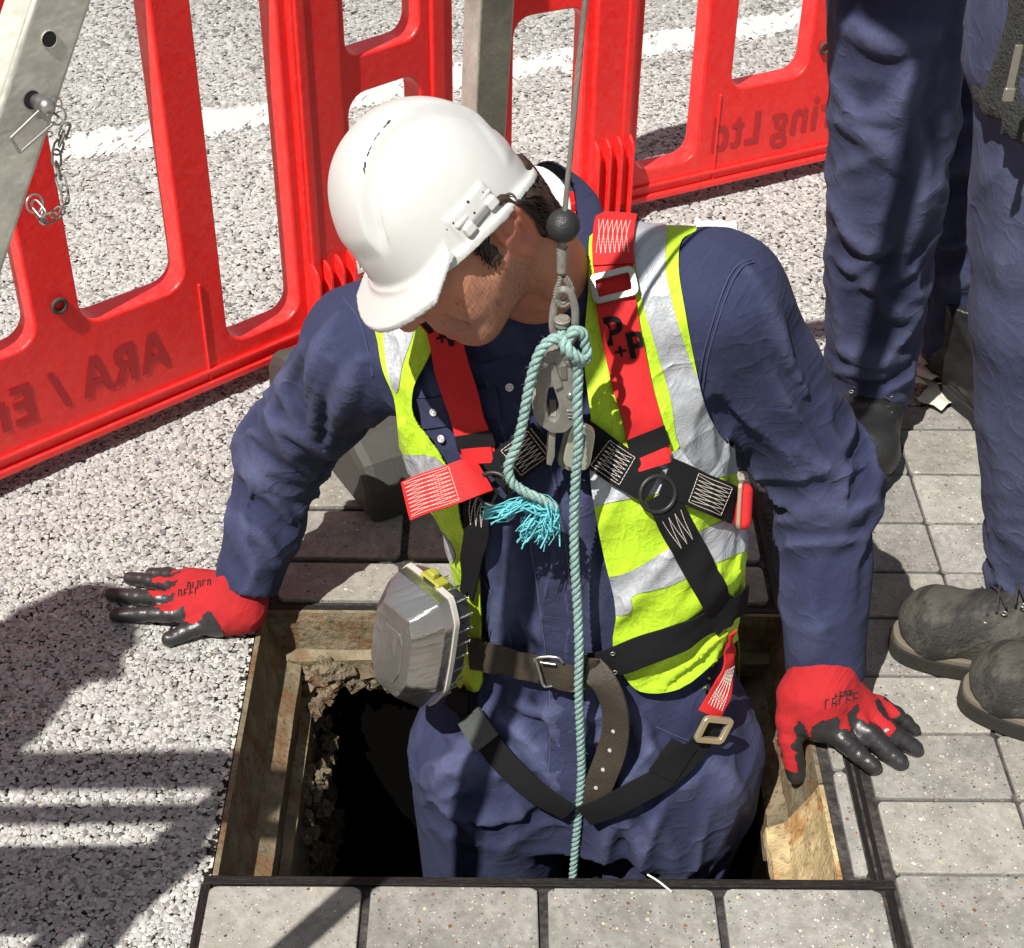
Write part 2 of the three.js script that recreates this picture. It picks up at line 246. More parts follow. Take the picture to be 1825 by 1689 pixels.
  const W = (x0, x1, z0, z1, y0 = -dp, y1 = top) => new THREE.BoxGeometry(x1 - x0, y1 - y0, z1 - z0).translate((x0 + x1) / 2, (y0 + y1) / 2, (z0 + z1) / 2);
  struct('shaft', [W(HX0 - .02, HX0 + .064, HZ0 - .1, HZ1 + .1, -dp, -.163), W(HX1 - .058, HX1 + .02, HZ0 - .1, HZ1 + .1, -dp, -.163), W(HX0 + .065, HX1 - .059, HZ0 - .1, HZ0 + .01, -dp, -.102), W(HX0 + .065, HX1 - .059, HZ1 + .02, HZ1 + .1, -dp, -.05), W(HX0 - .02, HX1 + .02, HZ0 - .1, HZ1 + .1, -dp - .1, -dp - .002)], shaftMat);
}
// ---------------------------------------------------------------- red barriers
const { FontLoader } = await import('three/addons/loaders/FontLoader.js');
const font = await new FontLoader().loadAsync('fonts/droid/droid_sans_bold.typeface.json');
const plasticBump = dataTex(512, (u, v) => { const k = .5 + fbm(u, v, 40, 6) * .35 + fbm(u, v, 160, 8) * .25; return [k, k, k]; });
const plasticRough = dataTex(512, (u, v) => { const k = .46 + fbm(u, v, 12, 3) * .22 + (fbm(u, v, 90, 14) > .22 ? .15 : 0); return [k, k, k]; });
const redCol = dataTex(512, (u, v) => { const f = fbm(u, v, 9, 15) * .05, s = fbm(u, v, 70, 4), sc = s > .26 ? .12 : s < -.3 ? -.12 : 0; return [.985 + f * .3, .17 + sc * .4 + Math.max(0, f) * .4, .16 + sc * .4]; }, true);
const redPlastic = new THREE.MeshPhysicalMaterial({ map: redCol, bumpMap: plasticBump, bumpScale: .0006, roughnessMap: plasticRough, roughness: 1, transmission: 0.14, thickness: 0, clearcoat: .35, clearcoatRoughness: .35 });
function alloyGrey() { return dataTex(256, (u, v) => { const k = .88 + fbm(u, v, 6, 3) * .14 + fbm(u, v, 50, 5) * .08; return [k, k * .99, k * .95]; }); }
const printMat = std({ color: lin(.46, .022, .024), roughness: .7 });
const rubberMat = std({ map: alloyGrey(), bumpMap: plasticBump, bumpScale: .0006, color: lin(.055, .055, .05), roughness: .7 });
function opening(x0, x1, y0, y1, r = .035) { return rrect(x1 - x0, y1 - y0, r, 6, (x0 + x1) / 2, (y0 + y1) / 2); }
const BT = .05; // thickness
function makeBarrier(name, label) {
  const t = thing(name, label, 'barrier', [0, 0, 0], 0);
  const out = [[-1, .165], [-.93, .1], [.93, .1], [1, .165], [1, 1.02], [.96, 1.1], [-.96, 1.1], [-1, 1.02]];
  const holes = [opening(-.46, -.12, 1.015, 1.045, .014), opening(.12, .46, 1.015, 1.045, .014), opening(-.46, -.12, .95, .99, .014), opening(.12, .46, .95, .99, .014)];
  for (const s of [-1, 1]) { const o = (a, b, c, d, r) => holes.push(s > 0 ? opening(a, b, c, d, r) : opening(-b, -a, c, d, r)); o(.775, .935, .165, .545, .04); o(.775, .935, .603, .86, .035); o(.5, .655, .165, .86, .04); o(.245, .44, .305, .86, .04); o(.03, .175, .305, .86, .04); }
  // the outer frame, a little thicker than the recessed skins between
  mesh('body', uvWorld(prism(out, BT - .008, .004, holes).translate(0, 0, -BT / 2 + .004), .6), redPlastic, t);
  const ridge = [];
  for (const f of [-1, 1]) {
    const z = f * (BT / 2 + .003);
    ridge.push(box(1.86, .014, .012, 0, .108, z, .003), box(1.86, .007, .008, 0, .134, z, .002));
    for (const s of [-1, 1]) ridge.push(box(.005, .19, .006, s * .46, .21, z - f * .0025, .002));
  }
  mesh('ridge', uvWorld(merge(ridge), .6), redPlastic, t);
  for (const s of [-1, 1]) { // posts: raised box with fins at the foot
    mesh('post', uvWorld(merge([box(.095, .98, BT + .022, s * .715, .6, 0, .008), box(.02, .98, BT + .03, s * .685, .6, 0, .005)]), .6), redPlastic, t);
    for (let i = 0; i < 4; i++) for (const f of [-1, 1]) { const g = prism([[0, .075], [.024, .075], [.024, .24], [.019, .255], [.008, .265], [0, .266]], .003, .001).rotateY(-Math.PI / 2 * f); mesh('fin', g.translate(s * (.676 + i * .026), 0, f * (BT / 2 + .01)), redPlastic, t); }
    mesh('end_upright', uvWorld(merge([box(.03, .82, BT + .012, s * .968, .6, 0, .006)]), .6), redPlastic, t);
    mesh('eyelet', new THREE.TorusGeometry(.011, .0035, 8, 20).translate(s * .215, .362, BT / 2 + .004), rubberMat, t);
  }
  const shapes = font.generateShapes('ARA / Engineering Ltd', .072), g = new THREE.ShapeGeometry(shapes, 4); g.computeBoundingBox();
  const w = g.boundingBox.max.x; g.translate(-w / 2, 0, 0).scale(-.86 / w, 1, 1).translate(-.04, .178, BT / 2 + .0012);
  { const p = g.attributes.position, ix = g.index.array.slice(); for (let i = 0; i < ix.length; i += 3) { const k = ix[i]; ix[i] = ix[i + 1]; ix[i + 1] = k; } g.setIndex([...ix]); g.computeVertexNormals(); }
  mesh('lettering', g, printMat, t, 'faded dark lettering seen in mirror image');
  return t;
}
function placeOn(t, a, b, s, xAt) { // local x runs from a to b on the ground; the point s metres from a is at local xAt
  const d = b.clone().sub(a).setY(0).normalize(); t.position.copy(a).addScaledVector(d, s - xAt).setY(-.065); t.rotation.y = Math.atan2(-d.z, d.x);
}
const bA = ground(565, 592, .035), bB = ground(0, 832, .035), bC = ground(1080, 362, .035), bD = ground(1480, 270, .035);
const barrierL = makeBarrier('barrier', 'red plastic barrier on the left behind the tripod leg and the chain');
placeOn(barrierL, bB, bA, bA.distanceTo(bB), .70);
const barrierR = barrierL.clone(); barrierR.name = numbered('barrier'); scene.add(barrierR);
tag(barrierR, 'red plastic barrier on the right reaching behind the standing worker in dark overalls', 'barrier'); placeOn(barrierR, bC, bD, 0, -.70);
function foot(barrier, pos, turn) {
  const g = prism([[-.19, 0], [.19, 0], [.188, .04], [.17, .07], [.13, .088], [-.13, .088], [-.17, .07], [-.188, .04]], .12, .018).translate(0, .016, -.06);
  const m = mesh('foot', uvWorld(merge([g, box(.12, .012, .07, .08, .104, 0, .006)]), .4), rubberMat, barrier, 'dark grey rubber foot'); m.rotation.y = turn - barrier.rotation.y; m.position.copy(V(...pos).setY(0).sub(barrier.position).applyAxisAngle(V(0, 1, 0), -barrier.rotation.y)); return m;
}
{ const p = ground(640, 790), q = ground(700, 862), d = q.clone().sub(p); foot(barrierL, [p.x, 0, p.z], Math.atan2(-d.z, d.x)); }

// ---------------------------------------------------------------- rescue tripod with its wire
const APEX = V(.085, 2.25, -1.47);
const brushed = dataTex(512, (u, v) => { const k = .56 + tnoise(u, v, 6, 3) * .04 + fbm(u, v, 14, 8) * .09 + fbm(u * 1, v, 120, 4) * .06; return [k, k * .99, k * .95]; }, true);
const alloyRough = dataTex(256, (u, v) => { const k = .42 + fbm(u, v, 12, 9) * .25; return [k, k, k]; });
const alloy = std({ map: brushed, roughnessMap: alloyRough, metalness: .2, roughness: 1, bumpMap: plasticBump, bumpScale: .0004, color: lin(2.0, 2.0, 1.92) });
const steel = std({ color: lin(.5, .49, .47), metalness: .95, roughness: .34 }), darkSteel = std({ color: lin(.12, .12, .12), metalness: .8, roughness: .4 });
const zinc = std({ map: brushed, color: lin(1.05, 1.04, 1.0), metalness: .35, roughness: .42, bumpMap: plasticBump, bumpScale: .0005 });
{
  const t = thing('rescue_tripod', 'grey aluminium rescue tripod standing over the hole, one leg at the left edge', 'tripod', [0, 0, 0]);
  // foot of the left leg: the leg is seen along the middle of its grey face
  const mid0 = [86, 0], mid1 = [-24, 338];
  const nrm = dirOf(...mid0).cross(dirOf(...mid1)).normalize();        // plane of sight lines through the leg
  const a0 = APEX.clone().addScaledVector(nrm, -APEX.clone().sub(EYE).dot(nrm)); // apex end brought into that plane
  const F1 = V(-.95, 0, -.42); F1.addScaledVector(nrm, -F1.clone().sub(EYE).dot(nrm)); 
  const kf = a0.y / (a0.y - F1.y); const f1 = a0.clone().lerp(F1, kf);
  const ax = f1.clone().sub(a0).normalize();
  let n1 = V(.70, 0, .71).addScaledVector(ax, -V(.70, 0, .71).dot(ax)).normalize(); const n2 = ax.clone().cross(n1).normalize();
  const W = .042, H = .033;
  const legGeo = (a, b, n, w, h) => bar(a, b, w, h, n, .004);
  // holes drilled through: dark discs set in rims
  mesh('leg', uvWorld(legGeo(a0, f1, n1, W, H), .5), alloy, t);
  const face = (px, py) => { const d = dirOf(px, py), o = a0.clone().addScaledVector(n1, H / 2 + .0006), k = o.clone().sub(EYE).dot(n1) / d.dot(n1); return EYE.clone().addScaledVector(d, k); };
  const disc = (c, r, th) => alignY(new THREE.CylinderGeometry(r, r, th, 28), c.clone().addScaledVector(n1, -th / 2), c.clone().addScaledVector(n1, th / 2));
  const ring = (c, r, rr, n) => new THREE.TorusGeometry(r, rr, 8, 28).applyQuaternion(new THREE.Quaternion().setFromUnitVectors(V(0, 0, 1), n)).translate(c.x, c.y, c.z);
  const h1 = face(88, 70), h2 = face(66, 180), px = .5 * face(76, 180).distanceTo(face(56, 180)) / 10;
  const holeMat = std({ color: lin(.02, .02, .02), roughness: 1 });
  mesh('pin_hole', [disc(h1, px * 13, .0006)], holeMat, t); mesh('pin_hole', [disc(face(58, 178), px * 15, .0006)], holeMat, t);
  mesh('pin_hole_rim', [ring(h1, px * 13.5, px * 1.2, n1)], alloy, t);
  const tip = h2.clone().addScaledVector(n1, .012);
  mesh('locking_pin', [rod(h2.clone().addScaledVector(n1, -.01), tip, px * 13, px * 13, 20), new THREE.SphereGeometry(px * 14, 24, 16).translate(tip.x, tip.y, tip.z), ring(face(90, 184).addScaledVector(n1, .004), px * 14, px * 1.6, n1.clone().add(V(.2, .1, .3)).normalize())], steel, t);
  const cl = [[52, 188], [2, 236], [18, 262], [80, 208]].map((p) => face(...p).addScaledVector(n1, .012));
  mesh('wire_clip', [rod(cl[0], cl[1], .0011), rod(cl[1], cl[2], .0011), rod(cl[2], cl[3], .0011)], steel, t);
  // other legs, head and feet
  const feet = [f1, V(.035, 0, -2.3), V(1.12, 0, -.93)];
  const bf = (() => { const A = atZ(871, 0, -1.86), B = atZ(861, 200, -1.93); const d = B.clone().sub(A); return [A, d]; })();
  feet[1] = (() => { const A = atZ(872, 0, -1.80), n = dirOf(872, 0).cross(dirOf(862, 200)).normalize(); const F = V(.0, 0, -2.32); F.addScaledVector(n, -F.clone().sub(EYE).dot(n)); const a = APEX.clone(); a.addScaledVector(n, -a.clone().sub(EYE).dot(n)); return a.lerp(F, a.y / (a.y - F.y)); })();
  const backTop = (() => { const n = dirOf(872, 0).cross(dirOf(862, 200)).normalize(); const a = APEX.clone(); return a.addScaledVector(n, -a.clone().sub(EYE).dot(n)); })();
  const bn = V(.42, 0, .9).normalize();
  mesh('leg', uvWorld(bar(backTop, feet[1], .05, .05, bn, .004), .5), alloy, t);
  mesh('leg', uvWorld(bar(APEX.clone().add(V(.09, -.03, .05)), feet[2], W, H, V(-.5, 0, .8), .004), .5), alloy, t);
  mesh('head', [new THREE.CylinderGeometry(.13, .15, .1, 24).translate(APEX.x, APEX.y + .03, APEX.z), new THREE.TorusGeometry(.03, .008, 8, 20).translate(APEX.x, APEX.y - .05, APEX.z)], alloy, t);
  for (const f of feet) mesh('foot', [new THREE.CylinderGeometry(.05, .065, .03, 20).translate(f.x, .017, f.z)], rubberMat, t);
  // chain
  const chainPts = [[84, 196], [90, 205], [91, 225], [91, 262], [92, 285], [90, 312], [90, 335], [88, 362], [80, 382], [66, 385], [56, 372], [48, 362], [44, 352]];
  const ch = thing('chain', 'thin steel chain hanging from the locking pin of the tripod leg', 'chain', [0, 0, 0]);
  const cp = new THREE.CatmullRomCurve3(chainPts.map((p, i) => face(...p).addScaledVector(n1, .012 + .006 * Math.sin(i * 1.3)))), L = cp.getLength(), n = Math.round(L / .0086);
  const link = (() => { const pts = []; for (let i = 0; i < 24; i++) { const a = i / 24 * 2 * Math.PI; pts.push(V(Math.cos(a) * .0030, Math.sin(a) * .0030 + Math.sign(Math.sin(a)) * .0034, 0)); } return new THREE.TubeGeometry(new THREE.CatmullRomCurve3(pts, true), 28, .0008, 6, true); })();
  for (let i = 0; i < n; i++) { const p = cp.getPointAt((i + .5) / n), tg = cp.getTangentAt((i + .5) / n), m = mesh('link', link, i > n - 3 ? steel : zinc, ch); m.position.copy(p); m.quaternion.setFromUnitVectors(V(0, 1, 0), tg).multiply(new THREE.Quaternion().setFromAxisAngle(V(0, 1, 0), (i % 2) * 1.45 + .3 + i * .1)); }
  mesh('end_ring', [ring(cp.getPointAt(0), .006, .0007, V(.5, .3, .8).normalize()), ring(cp.getPointAt(1), .0062, .0008, V(.7, .2, .6).normalize())], steel, ch);
  console.log('leg', a0.toArray(), f1.toArray(), 'back', backTop.toArray(), feet[1].toArray());
}
// ---------------------------------------------------------------- distance fields, meshing, cloth tools
const smin = (a, b, k) => { const h = Math.max(k - Math.abs(a - b), 0) / k; return Math.min(a, b) - h * h * k * .25; };
function capsule(a, b, ra, rb) { // tapered
  const ax = a.x, ay = a.y, az = a.z, dx = b.x - ax, dy = b.y - ay, dz = b.z - az, L = 1 / (dx * dx + dy * dy + dz * dz + 1e-9);
  return (x, y, z) => { const t = clamp(((x - ax) * dx + (y - ay) * dy + (z - az) * dz) * L, 0, 1); return Math.hypot(x - ax - dx * t, y - ay - dy * t, z - az - dz * t) - (ra + (rb - ra) * t); };
}
function ellipsoid(c, r) { return (x, y, z) => { const X = (x - c.x) / r[0], Y = (y - c.y) / r[1], Z = (z - c.z) / r[2], k = Math.hypot(X, Y, Z); if (k < 1e-4) return -Math.min(...r); return k * (k - 1) / Math.hypot(X / r[0], Y / r[1], Z / r[2]); }; }
function loft(rows, lat, pw = 2.3) { // rows: {c, a, b}, highest last; ellipse sections in the horizontal plane
  const dep = V(-lat.z, 0, lat.x), n = rows.length;
  return (x, y, z) => {
    let i = 0; while (i < n - 2 && y > rows[i + 1].c.y) i++;
    const A = rows[i], B = rows[i + 1], tt = (y - A.c.y) / (B.c.y - A.c.y), t = clamp(tt, 0, 1), s = t * t * (3 - 2 * t) * .6 + t * .4;
    const cx = lerp(A.c.x, B.c.x, s), cz = lerp(A.c.z, B.c.z, s), a = lerp(A.a, B.a, s), b = lerp(A.b, B.b, s);
    const X = x - cx, Z = z - cz, u = Math.abs(X * lat.x + Z * lat.z) / a, w = Math.abs(X * dep.x + Z * dep.z) / b;
    const k = Math.pow(Math.pow(u, pw) + Math.pow(w, pw), 1 / pw) + 1e-6, g = Math.hypot(u / a, w / b) / Math.hypot(u, w, 1e-6);
    const d = (k - 1) / Math.max(g, 1e-3) * .97, over = Math.max(A.c.y - y, y - B.c.y, 0);
    return over > 0 ? Math.hypot(Math.max(d, 0), over) + Math.min(d, 0) * .3 : d;
  };
}
function union(list, k) { return (x, y, z) => { let d = 1e3; for (let i = 0; i < list.length; i++) { const e = list[i](x, y, z); d = d > 900 ? e : smin(d, e, k); } return d; }; }
const grad = (f, p, e = .004) => V(f(p.x + e, p.y, p.z) - f(p.x - e, p.y, p.z), f(p.x, p.y + e, p.z) - f(p.x, p.y - e, p.z), f(p.x, p.y, p.z + e) - f(p.x, p.y, p.z - e)).normalize();
function foldField(list) { // cloth folds: ridges that run along dir, fading away from c
  const F = list.map(([c, r, dir, lam, amp, seed]) => ({ c, r2: 1 / (r * r), d: dir.clone().normalize(), il: 1 / lam, amp, seed: seed || 0 }));
  return (x, y, z) => {
    let s = 0;
    for (const f of F) {
      const X = x - f.c.x, Y = y - f.c.y, Z = z - f.c.z, w2 = (X * X + Y * Y + Z * Z) * f.r2; if (w2 > 4) continue;
      const w = Math.exp(-w2 * 1.1), v = X * f.d.x + Y * f.d.y + Z * f.d.z, q = v * f.il * .78, wp = noise(X * 9 + f.seed, Y * 9, Z * 9) * .4;
      const n = noise((X - v * f.d.x) * f.il + f.d.x * (v * f.il - q) * .26 + wp + f.seed, (Y - v * f.d.y) * f.il + f.d.y * (v * f.il - q) * 0.26 + f.seed * 1.3 + wp, (Z - v * f.d.z) * f.il + q * .2);
      const a = 1 - Math.min(1, Math.abs(n) * 2.6); s += f.amp * w * (Math.pow(a, 1.35) * 1.3 - .42);
    }
    return s;
  };
}
function meshField(f, lo, hi, h, margin = .02) {
  const nx = Math.ceil((hi.x - lo.x) / h) + 1, ny = Math.ceil((hi.y - lo.y) / h) + 1, nz = Math.ceil((hi.z - lo.z) / h) + 1, S = 6, sx = 1, sy = nx, sz = nx * ny;
  const val = new Float32Array(nx * ny * nz).fill(NaN), cell = new Int32Array(nx * ny * nz).fill(-1), act = [];
  for (let K = 0; K < nz - 1; K += S) for (let J = 0; J < ny - 1; J += S) for (let I = 0; I < nx - 1; I += S) {
    const d = f(lo.x + (I + S / 2) * h, lo.y + (J + S / 2) * h, lo.z + (K + S / 2) * h);
    if (Math.abs(d) > S * h * .87 * 1.15 + margin) continue;
    act.push([I, J, K]);
    for (let k = K; k <= Math.min(K + S, nz - 1); k++) for (let j = J; j <= Math.min(J + S, ny - 1); j++) for (let i = I; i <= Math.min(I + S, nx - 1); i++) { const q = i + j * sy + k * sz; if (val[q] !== val[q]) val[q] = f(lo.x + i * h, lo.y + j * h, lo.z + k * h); }
  }
  const pos = [], idx = [], C = [[0, 0, 0], [1, 0, 0], [0, 1, 0], [1, 1, 0], [0, 0, 1], [1, 0, 1], [0, 1, 1], [1, 1, 1]], E = [[0, 1], [2, 3], [4, 5], [6, 7], [0, 2], [1, 3], [4, 6], [5, 7], [0, 4], [1, 5], [2, 6], [3, 7]], off = C.map((c) => c[0] + c[1] * sy + c[2] * sz);
  for (const [I, J, K] of act) for (let k = K; k < Math.min(K + S, nz - 1); k++) for (let j = J; j < Math.min(J + S, ny - 1); j++) for (let i = I; i < Math.min(I + S, nx - 1); i++) {
    const q = i + j * sy + k * sz; let m = 0; for (let c = 0; c < 8; c++) if (val[q + off[c]] < 0) m++; if (m === 0 || m === 8) continue;
    let X = 0, Y = 0, Z = 0, n = 0; for (const [a, b] of E) { const va = val[q + off[a]], vb = val[q + off[b]]; if ((va < 0) === (vb < 0)) continue; const t = va / (va - vb); X += lerp(C[a][0], C[b][0], t); Y += lerp(C[a][1], C[b][1], t); Z += lerp(C[a][2], C[b][2], t); n++; }
    cell[q] = pos.length / 3; pos.push(lo.x + (i + X / n) * h, lo.y + (j + Y / n) * h, lo.z + (k + Z / n) * h);
  }
  const quad = (a, b, c, d, flip) => { if (a < 0 || b < 0 || c < 0 || d < 0) return; flip ? idx.push(a, c, b, a, d, c) : idx.push(a, b, c, a, c, d); };
  for (const [I, J, K] of act) for (let k = K; k < Math.min(K + S, nz - 1); k++) for (let j = J; j < Math.min(J + S, ny - 1); j++) for (let i = I; i < Math.min(I + S, nx - 1); i++) {
    const q = i + j * sy + k * sz, v0 = val[q] < 0;
    if (j && k && v0 !== (val[q + sx] < 0)) quad(cell[q], cell[q - sy], cell[q - sy - sz], cell[q - sz], v0 === false ? false : true);
    if (i && k && v0 !== (val[q + sy] < 0)) quad(cell[q], cell[q - sz], cell[q - sx - sz], cell[q - sx], v0 === false ? false : true);
    if (i && j && v0 !== (val[q + sz] < 0)) quad(cell[q], cell[q - sx], cell[q - sx - sy], cell[q - sy], v0 === false ? false : true);
  }
  const g = new THREE.BufferGeometry(); g.setAttribute('position', new THREE.Float32BufferAttribute(pos, 3)); g.setIndex(idx);
  // orient outwards
  { let s = 0; for (let t = 0; t < Math.min(idx.length, 3000); t += 3) { const P = (o) => V(pos[idx[t + o] * 3], pos[idx[t + o] * 3 + 1], pos[idx[t + o] * 3 + 2]); const a = P(0), n = P(1).sub(a).cross(P(2).sub(a)); if (n.lengthSq() < 1e-18) continue; s += Math.sign(n.dot(grad(f, a, h))); } if (s < 0) { for (let t = 0; t < idx.length; t += 3) { const k = idx[t + 1]; idx[t + 1] = idx[t + 2]; idx[t + 2] = k; } g.setIndex(idx); } }
  g.computeVertexNormals(); clothUV(g); return g;
}
function clothUV(g, s = .2) { const p = g.attributes.position, uv = new Float32Array(p.count * 2); for (let i = 0; i < p.count; i++) { uv[2 * i] = (p.getX(i) + p.getZ(i) * .8) / s; uv[2 * i + 1] = (p.getY(i) + p.getZ(i) * .35) / s; } g.setAttribute('uv', new THREE.BufferAttribute(uv, 2)); return g; }
function clip(g, fn) { // keep the side where fn(position, normal) > 0, cut cleanly
  const p = g.attributes.position, n = g.attributes.normal, src = g.index.array, pos = [], nor = [], idx = [], map = new Map(), cut = new Map(), val = new Float32Array(p.count), a = V(0, 0, 0), b = V(0, 0, 0);
  for (let i = 0; i < p.count; i++) { a.fromBufferAttribute(p, i); b.fromBufferAttribute(n, i); val[i] = fn(a, b); }
  const keep = (i) => { if (!map.has(i)) { map.set(i, pos.length / 3); pos.push(p.getX(i), p.getY(i), p.getZ(i)); nor.push(n.getX(i), n.getY(i), n.getZ(i)); } return map.get(i); };
  const mid = (i, j) => { const k = i < j ? i * 4194304 + j : j * 4194304 + i; if (!cut.has(k)) { const t = val[i] / (val[i] - val[j]); cut.set(k, pos.length / 3); pos.push(lerp(p.getX(i), p.getX(j), t), lerp(p.getY(i), p.getY(j), t), lerp(p.getZ(i), p.getZ(j), t)); nor.push(lerp(n.getX(i), n.getX(j), t), lerp(n.getY(i), n.getY(j), t), lerp(n.getZ(i), n.getZ(j), t)); } return cut.get(k); };
  for (let t = 0; t < src.length; t += 3) {
    const v = [src[t], src[t + 1], src[t + 2]], s = v.map((i) => val[i] > 0), c = s[0] + s[1] + s[2]; if (c === 0) continue;
    if (c === 3) { idx.push(keep(v[0]), keep(v[1]), keep(v[2])); continue; }
    const r = c === 1 ? s.indexOf(true) : s.indexOf(false), A = v[r], B = v[(r + 1) % 3], D = v[(r + 2) % 3];
    if (c === 1) idx.push(keep(A), mid(A, B), mid(A, D)); else { const x = mid(A, B), y = mid(A, D); idx.push(x, keep(B), keep(D), x, keep(D), y); }
  }
  const o = new THREE.BufferGeometry(); o.setAttribute('position', new THREE.Float32BufferAttribute(pos, 3)); o.setAttribute('normal', new THREE.Float32BufferAttribute(nor, 3)); o.setIndex(idx); return clothUV(o);
}
function thicken(g, d) { // give a cut sheet a back face and edges
  const p = g.attributes.position, n = g.attributes.normal, N = p.count, pos = [...p.array], nor = [...n.array], idx = [...g.index.array], src = g.index.array, edges = new Map();
  for (let i = 0; i < N; i++) { pos.push(p.getX(i) - n.getX(i) * d, p.getY(i) - n.getY(i) * d, p.getZ(i) - n.getZ(i) * d); nor.push(-n.getX(i), -n.getY(i), -n.getZ(i)); }
  for (let t = 0; t < src.length; t += 3) { idx.push(src[t] + N, src[t + 2] + N, src[t + 1] + N); for (let e = 0; e < 3; e++) { const a = src[t + e], b = src[t + (e + 1) % 3], k = a < b ? a * 4194304 + b : b * 4194304 + a; edges.set(k, edges.has(k) ? null : [a, b]); } }
  for (const e of edges.values()) if (e) idx.push(e[0], e[0] + N, e[1], e[1], e[0] + N, e[1] + N);
  const o = new THREE.BufferGeometry(); o.setAttribute('position', new THREE.Float32BufferAttribute(pos, 3)); o.setAttribute('normal', new THREE.Float32BufferAttribute(nor, 3)); o.setIndex(idx); return clothUV(o);
}
function polyDist(poly, x, y) { // > 0 inside, in pixels
  let d = 1e9, inside = false; for (let i = 0, j = poly.length - 1; i < poly.length; j = i++) { const [ax, ay] = poly[i], [bx, by] = poly[j]; if ((ay > y) !== (by > y) && x < (bx - ax) * (y - ay) / (by - ay) + ax) inside = !inside; const dx = bx - ax, dy = by - ay, t = clamp(((x - ax) * dx + (y - ay) * dy) / (dx * dx + dy * dy + 1e-9), 0, 1); d = Math.min(d, Math.hypot(x - ax - dx * t, y - ay - dy * t)); } return inside ? d : -d;
}
const smoothPoly = (poly, n = 5) => { const c = new THREE.CatmullRomCurve3(poly.map((p) => V(p[0], p[1], 0)), true, 'centripetal'); return c.getPoints(poly.length * n).map((p) => [p.x, p.y]); };
function march(f, px, py, off = 0, near = .9, far = 2.6) { const d = dirOf(px, py); let t = near; for (let i = 0; i < 160 && t < far; i++) { const q = EYE.x + d.x * t, r = EYE.y + d.y * t, s = EYE.z + d.z * t, v = f(q, r, s) - off; if (v < .0006) return V(q, r, s); t += Math.max(v * .75, .0008); } return null; }
// a strap laid on a field: pts are [px, py] met with the field, or points
function strap(f, pts, width, off, o = {}) {
  const th = o.thick ?? .0028, P = pts.map((p) => p.isVector3 ? p.clone() : march(f, p[0], p[1], off)).filter(Boolean), cv = new THREE.CatmullRomCurve3(P, false, 'centripetal'), L = cv.getLength(), N = Math.max(6, Math.ceil(L / .006)), M = o.cols ?? 6, rows = [];
  const W = (s) => typeof width === 'function' ? width(s) : width;
  for (let i = 0; i <= N; i++) { const s = i / N, c = cv.getPointAt(s), T = cv.getTangentAt(s), n = o.normal ? o.normal(s, c) : grad(f, c, .018); n.addScaledVector(T, -n.dot(T)).normalize(); rows.push({ c, T, n, s }); }
  for (let k = 0; k < 3; k++) { const nn = rows.map((r, i) => V(0, 0, 0).add(rows[Math.max(0, i - 1)].n).add(r.n).add(rows[Math.min(N, i + 1)].n).normalize()); rows.forEach((r, i) => { r.n = nn[i]; }); }
  for (const r of rows) { r.b = r.T.clone().cross(r.n).normalize(); r.q = []; r.h = []; for (let j = 0; j <= M; j++) { const q = r.c.clone().addScaledVector(r.b, (j / M - .5) * W(r.s)); let h = 0; if (!o.free) for (let k = 0; k < 5; k++) { const v = f(q.x + r.n.x * h, q.y + r.n.y * h, q.z + r.n.z * h) - off; h -= v * .8; } r.q.push(q); r.h.push(clamp(h, -.03, .04)); } }
  const sm = o.smooth ?? 3; for (let k = 0; k < sm; k++) { const c = rows.map((r) => r.h.slice()); rows.forEach((r, i) => { for (let j = 0; j <= M; j++) { const a = c[Math.max(0, i - 1)][j], b = c[Math.min(N, i + 1)][j], l = c[i][Math.max(0, j - 1)], m = c[i][Math.min(M, j + 1)]; r.h[j] = Math.max(c[i][j] * .7, 0) * 0 + (a + b + l + m + 2 * c[i][j]) / 6; } }); }
  const pt = (i, j, e) => { const r = rows[i]; return r.q[j].clone().addScaledVector(r.n, r.h[j] + e); };
  const pos = [], uv = [], idx = [], Q = (M + 1) * 2;
  for (let i = 0; i <= N; i++) { for (let j = 0; j <= M; j++) { const ed = (j === 0 || j === M) ? -.0006 : 0, p = pt(i, j, ed); pos.push(p.x, p.y, p.z); uv.push(j / M * W(i / N) / .1, i / N * L / .1); } for (let j = M; j >= 0; j--) { const p = pt(i, j, -th); pos.push(p.x, p.y, p.z); uv.push(j / M * W(i / N) / .1, i / N * L / .1); } }
  for (let i = 0; i < N; i++) for (let j = 0; j < Q; j++) { const a = i * Q + j, b = i * Q + (j + 1) % Q, c = a + Q, d = b + Q; idx.push(a, c, b, b, c, d); }
  for (const i of [0, N]) for (let j = 0; j < M; j++) { const a = i * Q + j, b = a + 1, c = i * Q + Q - 1 - j, d = c - 1; i ? idx.push(a, c, b, b, c, d) : idx.push(a, b, c, b, d, c); }
  let g = new THREE.BufferGeometry(); g.setAttribute('position', new THREE.Float32BufferAttribute(pos, 3)); g.setAttribute('uv', new THREE.Float32BufferAttribute(uv, 2)); g.setIndex(idx); g = g.toNonIndexed(); creased(g);
  const at = (s, t, e = 0) => { const x = clamp(s, 0, 1) * N, i = Math.min(N - 1, Math.floor(x)), fx = x - i, y = clamp(t, 0, 1) * M, j = Math.min(M - 1, Math.floor(y)), fy = y - j; return pt(i, j, e).lerp(pt(i + 1, j, e), fx).lerp(pt(i, j + 1, e).lerp(pt(i + 1, j + 1, e), fx), fy); };
  const frame = (s) => { const r = rows[Math.round(clamp(s, 0, 1) * N)]; return r; };
  return { geo: g, at, L, frame, W };
}
